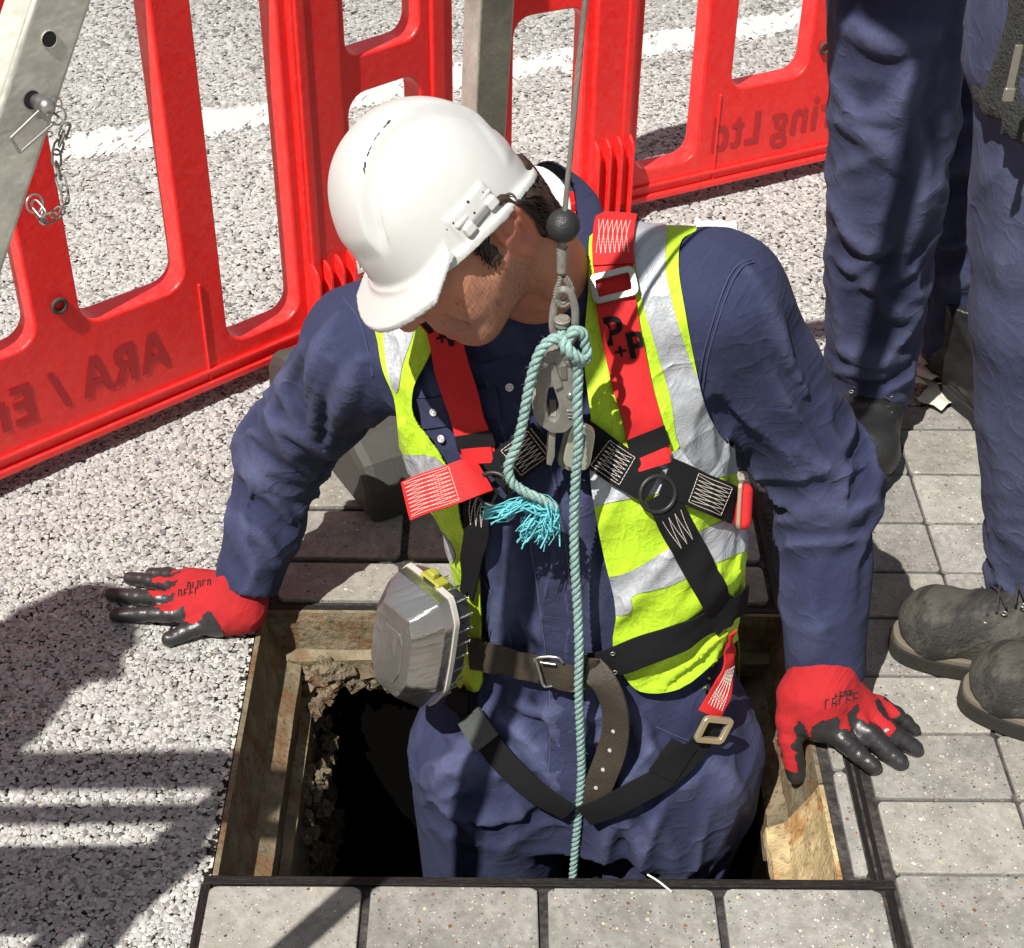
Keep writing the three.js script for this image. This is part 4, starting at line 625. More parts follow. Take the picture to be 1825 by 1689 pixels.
{
  const g = meshField(headF, V(-.13, -.30, -.22), V(.13, .14, .14), .0026, .006), p = g.attributes.position, c = new Float32Array(p.count * 3);
  for (let i = 0; i < p.count; i++) { const x = p.getX(i), y = p.getY(i), z = p.getZ(i), n = noise(x * 30, y * 30, z * 30) * .5 + noise(x * 90, y * 90, z * 90) * .3;
    let r = .50, gg = .225, b = .14; const beard = sstep(-.035, -.075, y + Math.abs(z - .06) * .15) * sstep(-.02, .02, z) * .32 * (.75 + n); r *= 1 - beard; gg *= 1 - beard * .8; b *= 1 - beard * .6;
    const earK = sstep(.07, .08, Math.abs(x)) , lip = sstep(.015, .004, Math.hypot(x * .55, (y + .0775) * 1.1, (z - .09) * .4)); r += earK * .04 + lip * .02; gg -= earK * .03 + lip * .05; b -= earK * .015 + lip * .01;
    const rosy = sstep(.035, .0, Math.hypot(Math.abs(x) - .04, y + .03, z - .07)); gg -= rosy * .03; b -= rosy * .02;
    const k = 1 + n * .1; c[3 * i] = r * k; c[3 * i + 1] = gg * k; c[3 * i + 2] = b * k; }
  g.setAttribute('color', new THREE.BufferAttribute(c, 3)); g.applyMatrix4(headM);
  const body = mesh('body', g, skinMat, man);
  // hair: a close cap plus many short curved locks
  const hairMat = std({ color: lin(.030, .017, .010), roughness: .55 }), hairMat2 = std({ color: lin(.055, .031, .017), roughness: .5 });
  const inHair = (x, y, z) => { const hl = Math.abs(x); let k = y - (-.03 - sstep(.0, -.07, z) * .085 + sstep(.02, .06, z) * .07); const side = sstep(.03, .05, hl) * sstep(-.004, .006, z) * sstep(.034, .022, z); if (side > .2) k = Math.max(k, y + .046 - (z - .01) * .3 ); if (Math.hypot(hl - .079, (y + .03) / 1.5, z + .010) < .023) k = -1; return k; };
  const cap = (x, y, z) => Math.max(headF(x, y, z) - .0045 - noise(x * 60, y * 30, z * 60) * .004 - noise(x * 140, y * 60, z * 140) * .002, -inHair(x, y, z) * .8, y - .008, z < -.03 ? y + .012 : -1);
  const hg = meshField(cap, V(-.11, -.13, -.13), V(.11, .15, .13), .003, .012); hg.applyMatrix4(headM); const hair = mesh('hair', hg, hairMat, man);
  const R = rng(303), locks = [[], []];
  for (let i = 0; i < 4200; i++) {
    const a = R() * 6.283, el = -.9 + R() * 1.3, d = V(Math.cos(a) * Math.cos(el), Math.sin(el), Math.sin(a) * Math.cos(el)); if (d.x < -.25) continue; let t = .2; for (let k = 0; k < 50; k++) { const v = headF(d.x * t, d.y * t, d.z * t); if (v < .0004) break; t -= v * .8; }
    const p = d.clone().multiplyScalar(t); if (inHair(p.x, p.y, p.z) < .002 || p.y > (p.z < -.03 ? -.016 : .0)) continue;
    const n = V(headF(p.x + .003, p.y, p.z) - headF(p.x - .003, p.y, p.z), headF(p.x, p.y + .003, p.z) - headF(p.x, p.y - .003, p.z), headF(p.x, p.y, p.z + .003) - headF(p.x, p.y, p.z - .003)).normalize();
    const flow = V((R() - .5) * .9, -1, -.5 + (p.z > .0 ? 1.1 : 0) + (R() - .5) * .7); flow.addScaledVector(n, -flow.dot(n)).normalize(); const sd = n.clone().cross(flow), L = (.007 + R() * .010) * (p.z > -.005 ? .6 : 1), cu = (R() - .5) * 1.1;
    const pts = []; for (let k = 0; k <= 4; k++) { const s = k / 4; pts.push(p.clone().addScaledVector(n, .004 + .003 * Math.sin(s * 2.9) - .002 * s).addScaledVector(flow, L * s).addScaledVector(sd, cu * L * s * s * .7)); }
    locks[R() < .4 ? 1 : 0].push(new THREE.TubeGeometry(new THREE.CatmullRomCurve3(pts), 5, .0006 + R() * .0007, 3));
  }
  locks.forEach((l, i) => { const m = mesh('hair_strands', merge(l).applyMatrix4(headM), i ? hairMat2 : hairMat, hair); m.userData.kind = 'stuff'; });
  const stub = [], R2 = rng(77); for (let i = 0; i < 900; i++) { const d = V(R2() * .9 + .05, -R2() * 1.1 - .1, R2() * 1.2 - .1).normalize(); let t = .2; for (let k = 0; k < 40; k++) { const v = headF(d.x * t, d.y * t, d.z * t); if (v < .0003) break; t -= v * .8; } const p = d.clone().multiplyScalar(t); if (p.y > -.035 - Math.max(0, .05 - p.z) * .3 || p.y < -.125 || Math.abs(p.y + .0775) < .006 && p.x < .03) continue; stub.push(rod(p.clone().multiplyScalar(.997), p.clone().add(d.clone().multiplyScalar(.0012)).add(V(0, -.0012, .0004)), .00014, .00008, 3)); }
  const sb = mesh('stubble', merge(stub).applyMatrix4(headM), hairMat2, body); sb.userData.kind = 'stuff';
  console.log('head', g.index.count / 3, 'hair', hg.index.count / 3);
  // pale neck band of the helmet, hanging behind the neck
  const nb = [[925, 322, -1.62], [958, 308, -1.63], [985, 322, -1.63], [1002, 350, -1.615], [1006, 400, -1.60], [1000, 440, -1.585]].map((q) => J(...q));
  const bandS = strap(() => 0, nb, .017, 0, { free: true, thick: .004, normal: (s, c) => EYE.clone().sub(c).normalize().add(V(.5, .6, 0)).normalize() });
  mesh('neck_band', bandS.geo, std({ color: lin(.75, .70, .69), roughness: .6 }), man);
}
// ---- helmet
{
  const t = thing('hard_hat', 'white safety helmet with scuffed ridges and a short peak, worn by the climbing man', 'helmet', HC.clone().add(fromCam(-.008, -.002, 0)).toArray());
  const tilt = new THREE.Matrix4().makeRotationX(-4 * D2R), M = new THREE.Matrix4().makeBasis(HL, HU, HF).multiply(tilt); t.quaternion.setFromRotationMatrix(M);
  const RX = .091, RZ = .099, RY = .126, Y0 = .002;
  const dome = (x, y, z, e) => { const zz = z + .004, px = 2.25, k = Math.pow(Math.pow(Math.abs(x) / (RX + e), px) + Math.pow(Math.abs(y - Y0) / (RY + e), 2.1) + Math.pow(Math.abs(zz) / (RZ + e), px), 1 / 2.2); return (k - 1) * .115; };
  const rimY = (x, z) => Y0 - .012 - sstep(-.02, -.12, z) * .016 + sstep(.03, .13, z) * .002 - sstep(.05, .11, Math.abs(x)) * sstep(.05, -.02, Math.abs(z + .02)) * .006;
  // side groove: an arc on the shell from the back over the crown to the front
  const arc = []; for (let i = 0; i <= 26; i++) { const a = lerp(-52, 158, i / 26) * D2R; arc.push([Math.cos(a), Math.sin(a)]); }
  const f = (x, y, z) => {
    const X = Math.abs(x), ry = rimY(x, z); let d = dome(x, y, z, 0);
    // raised crown between the grooves, recessed side fields
    const el = Math.hypot((y - Y0) / RY, z / RZ), gx = .050 - sstep(.0, .13, z) * .012 - sstep(-.02, -.13, z) * .012, up = sstep(Y0 + .03, Y0 + .06, y);
    const gd = Math.abs(X - gx), onTop = up;
    d += onTop * (sstep(.008, .0035, gd) * .0058) ; d -= onTop * sstep(gx - .002, gx - .010, X) * .0048;
    // rear shoulder line and raised pad over the ears
    const lineD = Math.abs((z + .055) + (y - Y0) * .32 - X * .1); d -= sstep(Y0 + .005, Y0 + .02, y) * sstep(-.06, -.075, z + (y - Y0) * .32 - X * .1) * .0022 * (X > gx ? 1 : .4);
    d -= sstep(.030, .026, Math.abs(z - .004)) * sstep(Y0 + .03, Y0 + .022, y) * .003;
    // rim: gutter flange
    const fl = Math.max(dome(x, Math.min(y, Y0) * 0 + Y0, z, .0045), Math.abs(y - ry) - .0035); d = smin(d, fl, .009);
    // peak
    const pz = z - .125, curve = .134 - X * X * 4.6, pk = Math.max(Math.abs(y - (Y0 - .008 - (z - .085) * .42 - X * X * .9)) - .0038, z - curve, .05 - z, X - .09); d = smin(d, pk, .009);
    // hollow
    const inner = dome(x, y, z, -.0115); d = Math.max(d, -inner);
    return Math.max(d, Math.min(ry - .0035 - y, (pk > .002 ? 1 : -1) ));
  };
  const f2 = (x, y, z) => { const d = f(x, y, z); return d; };
  const g = meshField(f2, V(-.135, -.06, -.165), V(.135, .17, .165), .0018, .012);
  const scuff = dataTex(512, (u, v) => { const s = fbm(u, v, 14, 7), q = fbm(u, v, 120, 3), k = .95 + s * .05; return [k, k, k * .985]; });
  const white = new THREE.MeshPhysicalMaterial({ color: lin(.55, .56, .55), map: scuff, roughness: .42, clearcoat: .25, clearcoatRoughness: .3 });
  mesh('shell', clothUV(g, .3), white, t);
  // accessory slots above each ear
  for (const s of [-1, 1]) { for (const [z, h] of [[-.016, .012], [.020, .012]]) { const sl = box(.008, h, .014, s * (RX + .003), Y0 + .004, z, .003), ta = box(.006, .005, .018, s * (RX - .001), Y0 + .014, z, .002); mesh('slot', [sl, ta], white, t); } mesh('slot_recess', box(.005, .008, .022, s * (RX + .0026), Y0 + .004, .002, .002), std({ color: lin(.2, .2, .19), roughness: .8 }), t); }
  const mark = std({ color: lin(.03, .03, .03), roughness: .9 }), marks = [], R = rng(8);
  // dark scuffs along the side groove
  const onShell = (x, y, z) => { const d = V(x, y - Y0, z).normalize(); let k = .25; for (let i = 0; i < 60; i++) { const v = f(d.x * k, Y0 + d.y * k, d.z * k); if (v < .0003) break; k -= v * .8; } return V(d.x * k, Y0 + d.y * k, d.z * k); };
  for (let i = 0; i < 11; i++) { if (i % 3 === 2) continue; const a = lerp(62, 98, i / 11) * D2R, z0 = Math.cos(a) * RZ, y0 = Y0 + Math.sin(a) * RY, gx = .0385; const p = onShell(gx, y0 * .92, z0 * .93), q = onShell(gx + (R() - .5) * .002, (Y0 + Math.sin(a + .05) * RY) * .92, Math.cos(a + .05) * RZ * .93); const w = .0005 + R() * .0007; if (p.distanceTo(q) > .001) marks.push(rod(p, q, w, w, 6)); }
  for (let i = 0; i < 9; i++) { const p = onShell(RX, Y0 + .012 + (R() - .5) * .03, .05 * (R() - .3) * 1.6); marks.push(new THREE.SphereGeometry(.0006 + R() * .0009, 6, 5).scale(1, 1.4, 1.4).translate(p.x, p.y, p.z)); }
  mesh('scuff_marks', marks, mark, t).userData.kind = 'stuff';
  console.log('helmet', g.index.count / 3);
}
// ---------------------------------------------------------------- gloved hands
const gloveRed = std({ color: lin(.42, .010, .014), map: redWeb, bumpMap: crumple, bumpScale: .003, roughness: .9 });
const gloveBlack = new THREE.MeshPhysicalMaterial({ color: lin(.022, .021, .022), bumpMap: crumple, bumpScale: .002, roughness: .36, clearcoat: .25, clearcoatRoughness: .45 });
function G(px, py, h) { return ground(px, py, h); }
function makeGlove(name, wrist, palm, fingers, label, coat, print) {
  // fingers: [[px,py,h] x4, radius]; palm: list of capsules
  const chains = fingers.map(([pts, r]) => ({ p: pts.map((q) => q.isVector3 ? q : G(...q)), r }));
  const palmF = union(palm.map(([a, b, ra, rb]) => capsule(a.isVector3 ? a : G(...a), b.isVector3 ? b : G(...b), ra, rb)), .022);
  const fingerF = chains.map(({ p, r }) => union(p.slice(0, -1).map((a, i) => capsule(a, p[i + 1], r * (1.08 - i * .09) , r * (.99 - i * .09))), .004));
  const f = (x, y, z) => { let d = palmF(x, y, z); for (const q of fingerF) d = smin(d, q(x, y, z), .010); for (const c of chains) for (let i = 1; i < c.p.length - 1; i++) { const j = c.p[i], e = (x - j.x) ** 2 + (y - j.y) ** 2 + (z - j.z) ** 2; if (e < 6e-4) d += .0016 * Math.exp(-e / (c.r * c.r * 1.1)) * Math.cos(Math.sqrt(e) * 900) ; } return d - noise(x * 70, y * 70, z * 70) * .0011 - noise(x * 26, y * 26, z * 26) * .0012; };
  const lo = V(9, 9, 9), hi = V(-9, -9, -9); for (const c of chains) for (const p of c.p) { lo.min(p); hi.max(p); } for (const q of palm) for (const p of [q[0], q[1]]) { const v = p.isVector3 ? p : G(...p); lo.min(v); hi.max(v); }
  lo.addScalar(-.045); hi.addScalar(.045);
  const g = meshField(f, lo, hi, .0027, .008);
  const root = mesh(name, clip(g, (p) => -coat(p, chains, fingerF)), gloveRed, man, label);
  mesh('rubber_coating', (() => { const c = clip(g, (p) => coat(p, chains, fingerF)), q = c.attributes.position, n = c.attributes.normal; for (let i = 0; i < q.count; i++) q.setXYZ(i, q.getX(i) + n.getX(i) * .0009, q.getY(i) + n.getY(i) * .0009, q.getZ(i) + n.getZ(i) * .0009); return thicken(c, .0012); })(), gloveBlack, root);
  for (const [[ax, ay], [bx, by]] of print || []) { const a = march(f, ax, ay, .0004), b = march(f, bx, by, .0004); if (a && b) { const L = []; let prev = a; for (let i = 1; i <= 3; i++) { const m = march(f, lerp(ax, bx, i / 3), lerp(ay, by, i / 3), .0004); if (m) { if (m.distanceTo(prev) > .0004) L.push(rod(prev, m, .0009, .0009, 5)); prev = m; } } if (L.length) mesh('print', L, gloveBlack, root); } }
  return f;
}
function along(chains, p) { let best = 1e9, out = null; chains.forEach((c, k) => { let tot = 0; const L = []; for (let i = 0; i + 1 < c.p.length; i++) { L.push(c.p[i].distanceTo(c.p[i + 1])); tot += L[i]; } let acc = 0; for (let i = 0; i + 1 < c.p.length; i++) { const a = c.p[i], b = c.p[i + 1], d = b.clone().sub(a), t = clamp(p.clone().sub(a).dot(d) / d.lengthSq(), 0, 1), q = a.clone().addScaledVector(d, t), e = q.distanceTo(p); if (e < best) { best = e; out = { k, t: (acc + t * L[i]) / tot, d: e, q, r: c.r, dir: d.normalize() }; } acc += L[i]; } }); return out; }
const scrawl = (x, y, s, slope, seed, n) => { const R = rng(seed), o = []; for (let i = 0; i < n; i++) { const X = x + i * s * .9, Y = y + i * s * .9 * slope; o.push([[X, Y], [X + s * .1, Y - s]]); if (R() < .7) o.push([[X, Y - s], [X + s * .5, Y - s * .9 + s * slope]]); if (R() < .5) o.push([[X, Y - s * .45], [X + s * .5, Y - s * .4]]); if (R() < .4) o.push([[X + s * .5, Y], [X + s * .5, Y - s * .9]]); } return o; };
// his right hand, flat on the road (left in the picture)
makeGlove('glove', wrL, [
  [cuffL.clone().addScaledVector(armDirL, -.04), G(415, 1072, .045), .041, .034], [G(425, 1068, .04), G(335, 1048, .026), .033, .021], [G(420, 1080, .036), G(345, 1088, .026), .03, .021], [G(440, 1092, .034), G(390, 1108, .024), .026, .019], [G(415, 1055, .04), G(340, 1034, .024), .026, .018], [G(385, 1075, .03), G(330, 1068, .026), .028, .02],
], [
  [[[352, 1092, .026], [300, 1094, .024], [255, 1095, .017], [207, 1096, .011]], .0115],
  [[[335, 1072, .029], [285, 1066, .027], [245, 1063, .018], [199, 1058, .011]], .0118],
  [[[338, 1050, .029], [300, 1042, .027], [268, 1035, .018], [232, 1030, .011]], .0112],
  [[[345, 1034, .026], [322, 1027, .024], [300, 1023, .016], [270, 1021, .010]], .0098],
  [[[400, 1098, .026], [362, 1112, .022], [330, 1126, .016], [303, 1139, .012]], .0130],
], null, (p, ch) => { const a = along(ch, p); if (!a || a.d > a.r * 2.3) return -.01; const rel = p.y - a.q.y; const lim = a.k === 4 ? .62 : [.5, .48, .52, .45][a.k]; let v = (a.t - lim) * .06; const front = p.clone().sub(a.q).dot(V(.1, 0, 1)); if (a.t > .12) v = Math.max(v, front * .9 - a.r * .35, -rel - a.r * .25); v += noise(p.x * 90, p.y * 90, p.z * 90) * .006; return clamp(v, -.01, .01); }, scrawl(318, 1062, 11, -.12, 5, 4).concat(scrawl(334, 1048, 10, -.15, 9, 5)));
// his left hand on the frame and the blocks (right in the picture), thumb inside the hole
makeGlove('glove', wrR, [
  [cuffR.clone().addScaledVector(armDirR, -.04), G(1462, 1240, .066), .05, .040], [G(1460, 1238, .06), G(1480, 1280, .040), .038, .022], [G(1475, 1238, .06), G(1520, 1272, .038), .036, .022], [G(1490, 1236, .054), G(1552, 1262, .034), .032, .019], [G(1425, 1248, .056), G(1412, 1282, .036), .032, .021], [G(1440, 1246, .05), G(1462, 1290, .036), .03, .022],
], [
  [[[1468, 1284, .040], [1500, 1316, .034], [1532, 1346, .020], [1557, 1366, .012]], .0135],
  [[[1512, 1276, .041], [1546, 1306, .035], [1578, 1336, .021], [1603, 1357, .012]], .0138],
  [[[1545, 1266, .038], [1584, 1302, .032], [1610, 1320, .019], [1632, 1335, .011]], .0126],
  [[[1566, 1254, .034], [1596, 1274, .029], [1614, 1288, .018], [1628, 1299, .010]], .0108],
  [[[1408, 1278, .034], [1408, 1318, .012], [1412, 1350, -.012], [1419, 1380, -.035]], .0150],
], null, (p, ch) => { const a = along(ch, p); if (!a || a.d > a.r * 2.3) return -.01; const rel = p.y - a.q.y; const lim = [.36, .34, .5, .42, .85][a.k]; let v = (a.t - lim) * .06; const side = p.clone().sub(a.q).dot(a.k === 4 ? V(1, 0, .1) : a.k > 1 ? V(.5, 0, -.85) : V(-.55, 0, .83)); if (a.t > .02) v = Math.max(v, side * .9 - a.r * .15, -rel - a.r * .3); v += noise(p.x * 90, p.y * 90, p.z * 90) * .006; return clamp(v, -.01, .01); }, scrawl(1470, 1262, 14, -.25, 31, 5).concat(scrawl(1488, 1244, 9, -.2, 3, 4)));
// ---------------------------------------------------------------- harness, belt, hook, rope, case
const gearF = (x, y, z) => Math.min(vestF(x, y, z) - .004, legsF(x, y, z) - .006);
const hipF = (x, y, z) => smin(vestF(x, y, z) + .002, legsF(x, y, z) - .006 - ridgeF(x, y, z) * .5, .04);
const buckleMat = std({ color: lin(.34, .34, .29), metalness: .75, roughness: .35 });
const blackPlastic = std({ color: lin(.014, .014, .014), roughness: .45 }), greyPlastic = std({ color: lin(.055, .062, .058), roughness: .55 });
function onPlane(st, s, geo, lift, turn = 0) { // a flat piece set on a strap at s, its y axis along the strap
  const r = st.frame(s), p = st.at(s, .5, lift), M = new THREE.Matrix4().makeBasis(r.b.clone().negate(), r.T.clone().negate(), r.n.clone()); // x right, y up the strap
  const d = M.determinant() < 0 ? new THREE.Matrix4().makeScale(-1, 1, 1) : new THREE.Matrix4(); return geo.applyMatrix4(M.multiply(d).multiply(new THREE.Matrix4().makeRotationZ(turn)).setPosition(p));
}
const frameGeo = (w, h, t, r, th = .0032) => prism(rrect(w, h, r, 5), th, .0009, [rrect(w - 2 * t, h - 2 * t, Math.max(r - t, .002), 4)]);
{
  const t = thing('safety_harness', 'red and black webbing safety harness strapped over the vest of the climbing man', 'harness', [0, 0, 0]);
  const put = (name, st, mat, label) => mesh(name, st.geo, mat, t, label);
  const sewn = (st, list, parent, mat = threadMat, r = .00042) => mesh('stitching', list.map((l) => thread(st, l, r)), mat, parent);
  const logo = (st, s, parent) => { const g = ['P', '+', 'P'].map((c, i) => new THREE.ShapeGeometry(font.generateShapes(c, i === 1 ? .020 : .032), 4).translate([-.0215, -.012, .0008][i], [.001, -.018, -.020][i], 0)); const e = merge(g), q = e.attributes.position; for (let i = 0; i < q.count; i++) { const p = st.at(s - q.getY(i) / st.L, .5 - q.getX(i) / st.W(s), .0017); q.setXYZ(i, p.x, p.y, p.z); } e.computeVertexNormals(); mesh('emblem', e, blackStrapMat, parent, 'black letters of the harness maker'); };
  // right hand side of the picture
  const r1 = strap(gearF, [J(1108, 350, -1.72), [1100, 376], [1093, 440], [1095, 512], [1106, 590], [1126, 680], [1152, 780], [1168, 822]], .045, .003);
  const m1 = put('shoulder_strap', r1, redStrapMat); logo(r1, .64, m1);
  const r1b = strap(gearF, [J(1108, 350, -1.72), [1100, 376], [1092, 430], [1093, 470]], .047, .0062, { smooth: 2 }); const m1b = put('strap_end', r1b, redStrapMat); sewn(r1b, [zigzag(r1b.L - .068, r1b.L - .014, .12, .9, 7), zigzag(r1b.L - .014, r1b.L - .068, .12, .9, 7)], m1b);
  mesh('buckle', onPlane(r1, .47, frameGeo(.052, .034, .0062, .008), .0035, .12), buckleMat, t);
  const k1 = strap(gearF, [[1151, 772], [1163, 806]], .048, .0068, { smooth: 1 }); put('keeper', k1, blackStrapMat); const k1b = strap(gearF, [[1160, 805], [1168, 832]], .04, .006); put('strap_loop', k1b, redStrapMat);
  // left hand side of the picture
  const r2 = strap(gearF, [J(760, 520, -1.62), [782, 575], [800, 640], [820, 710], [846, 790], [852, 812]], .043, .003);
  const m2 = put('shoulder_strap', r2, redStrapMat); logo(r2, .36, m2);
  put('keeper', strap(gearF, [[842, 774], [850, 800]], .046, .0066, { smooth: 1 }), blackStrapMat); put('strap_loop', strap(gearF, [[848, 798], [853, 826]], .036, .007), redStrapMat);
  const tz = march(gearF, 850, 845, .012).z; const r3 = strap(gearF, [J(862, 842, tz), J(838, 850, tz + .012), J(795, 866, tz + .016), J(752, 880, tz + .012), J(722, 893, tz + .002)], .047, 0, { free: true, thick: .0045, normal: (s, c) => EYE.clone().sub(c).normalize().add(V(-.45, .1, 0)).normalize() });
  const m3 = put('strap_end', r3, redStrapMat, 'loose red strap end with white stitching'); sewn(r3, [zigzag(.042, r3.L - .006, .1, .9, 8), zigzag(r3.L - .006, .042, .1, .9, 8), [[.04, .06], [r3.L - .004, .06]], [[.04, .94], [r3.L - .004, .94]], [[.04, .06], [.04, .94]]], m3);
  // black chest straps with sewn boxes
  const boxSew = (a, b) => [[[a, .1], [b, .1], [b, .9], [a, .9], [a, .1]], zigzag(a + .003, b - .003, .16, .84, 6), zigzag(b - .003, a + .003, .16, .84, 6)];
  const c1 = strap(gearF, [[880, 852], [915, 822], [945, 800], [972, 780]], .046, .006), c1m = put('chest_strap', c1, blackStrapMat); sewn(c1, boxSew(c1.L * .36, c1.L * .86).concat([[[c1.L * .92, .08], [c1.L * .92, .92]]]), c1m);
  const c2 = strap(gearF, [[1030, 778], [1062, 800], [1100, 828], [1140, 852], [1165, 866]], .045, .006), c2m = put('chest_strap', c2, blackStrapMat); sewn(c2, boxSew(c2.L * .3, c2.L * .66), c2m);
  const c3 = strap(gearF, [[1188, 848], [1222, 862], [1262, 880], [1312, 902]], .044, .0065), c3m = put('chest_strap', c3, blackStrapMat); sewn(c3, boxSew(c3.L * .3, c3.L * .76), c3m);
  const d1 = strap(gearF, [[1180, 880], [1200, 925], [1232, 985], [1268, 1050], [1300, 1112]], .040, .005), d1m = put('side_strap', d1, blackStrapMat); sewn(d1, [zigzag(.03, .075, .18, .82, 6)], d1m);
  const d2 = strap(gearF, [[868, 862], [850, 905], [848, 950], [838, 1000], [828, 1062]], (s) => .036 - .012 * s, .006), d2m = put('side_strap', d2, blackStrapMat); sewn(d2, [zigzag(.02, .06, .18, .82, 6)], d2m);
  // rings where the straps meet
  const ringAt = (px, py, R, r, lift, sx = 1) => { const p = march(gearF, px, py, lift), n = grad(gearF, p, .02); return new THREE.TorusGeometry(R, r, 10, 32).scale(sx, 1, 1).applyQuaternion(new THREE.Quaternion().setFromUnitVectors(V(0, 0, 1), n)).translate(p.x, p.y, p.z); };
  mesh('ring', ringAt(1172, 880, .021, .003, .005), blackPlastic, t); mesh('ring', ringAt(880, 872, .020, .003, .0085), blackPlastic, t);
  // side buckle with a red roll
  { const p = march(gearF, 1322, 898, .010), n = grad(gearF, p, .02), q = new THREE.Quaternion().setFromUnitVectors(V(0, 0, 1), n); mesh('buckle', frameGeo(.034, .056, .0055, .007).rotateZ(-.38).applyQuaternion(q).translate(p.x, p.y, p.z), std({ color: lin(.65, .42, .3), metalness: .7, roughness: .3 }), t); mesh('strap_loop', new THREE.CapsuleGeometry(.0105, .036, 6, 16).rotateZ(-.38).applyQuaternion(q).translate(p.x + .002, p.y - .002, p.z + .002), redStrapMat, t); }
  // waist and thigh straps
  const w1 = strap(hipF, [[1040, 1192], [1090, 1182], [1150, 1160], [1230, 1128], [1300, 1092], [1335, 1070]], .042, .010), w1m = put('waist_strap', w1, blackStrapMat);
  for (const [x, y] of [[1092, 1165], [1096, 1198]]) mesh('eyelet', (() => { const p = march(hipF, x, y, .0125), n = grad(hipF, p, .02); return new THREE.TorusGeometry(.0024, .0009, 6, 14).applyQuaternion(new THREE.Quaternion().setFromUnitVectors(V(0, 0, 1), n)).translate(p.x, p.y, p.z); })(), buckleMat, w1m);
  const l1 = strap(hipF, [[815, 1235], [842, 1280], [872, 1325], [915, 1376], [962, 1418], [1014, 1450]], .034, .009); put('thigh_strap', l1, blackStrapMat);
  put('strap_keeper', strap(hipF, [[834, 1275], [868, 1325]], .041, .0145, { smooth: 1, thick: .006 }), greyPlastic);
  const l2 = strap(hipF, [[1272, 1288], [1245, 1330], [1200, 1375], [1130, 1416], [1066, 1448], [1040, 1456]], .036, .010); put('thigh_strap', l2, blackStrapMat); put('strap_keeper', strap(hipF, [[1222, 1330], [1180, 1385]], .040, .0125, { smooth: 1 }), blackStrapMat);
  const l3 = strap(hipF, [[1310, 1128], [1306, 1165], [1296, 1205], [1276, 1255], [1268, 1275]], (s) => .012 + .026 * Math.min(1, s * 1.25), .010), l3m = put('thigh_strap', l3, redStrapMat, 'red upper end of the thigh strap'); sewn(l3, [zigzag(l3.L * .5, l3.L * .92, .15, .85, 5), zigzag(l3.L * .92, l3.L * .5, .15, .85, 5)], l3m, threadMat, .0004);
  mesh('buckle', onPlane(l2, .03, frameGeo(.048, .037, .0062, .007, .004), .004, .1), std({ color: lin(.6, .52, .34), metalness: .7, roughness: .32 }), t);
  // front attachment: D ring seen edge on and the oval adjuster
  mesh('d_ring', [prism([[982, 742], [990, 742], [987, 815], [982, 830], [976, 828], [978, 810]].map(([x, y]) => { const p = J(x, y, -1.40); return [p.x, p.y]; }), .028, .001).translate(0, 0, -1.43)], zinc, t);
  const oval = (pts, z, k = 0) => { const P = pts.map(([x, y]) => { const p = J(x, y, z); return [p.x, p.y]; }), c = P.reduce((a, b) => [a[0] + b[0] / P.length, a[1] + b[1] / P.length], [0, 0]); const sm = (Q) => new THREE.CatmullRomCurve3(Q.map((p) => V(p[0], p[1], 0)), true, 'catmullrom', .3).getPoints(40).slice(0, -1).map((p) => [p.x, p.y]); return prism(sm(P), .004, .0012, [sm(P.map((p) => [c[0] + (p[0] - c[0]) * .52, c[1] + (p[1] - c[1]) * .74])).reverse()]).translate(0, 0, z + k); };
  mesh('adjuster', oval([[1028, 752], [1052, 760], [1058, 772], [1050, 820], [1040, 832], [1012, 826], [1006, 815], [1016, 768]], -1.412), std({ color: lin(.62, .62, .5), metalness: .6, roughness: .35 }), t); mesh('adjuster', oval([[1018, 752], [1042, 760], [1046, 775], [1032, 826], [1018, 834], [998, 824], [996, 812], [1006, 768]], -1.424), zinc, t);
}
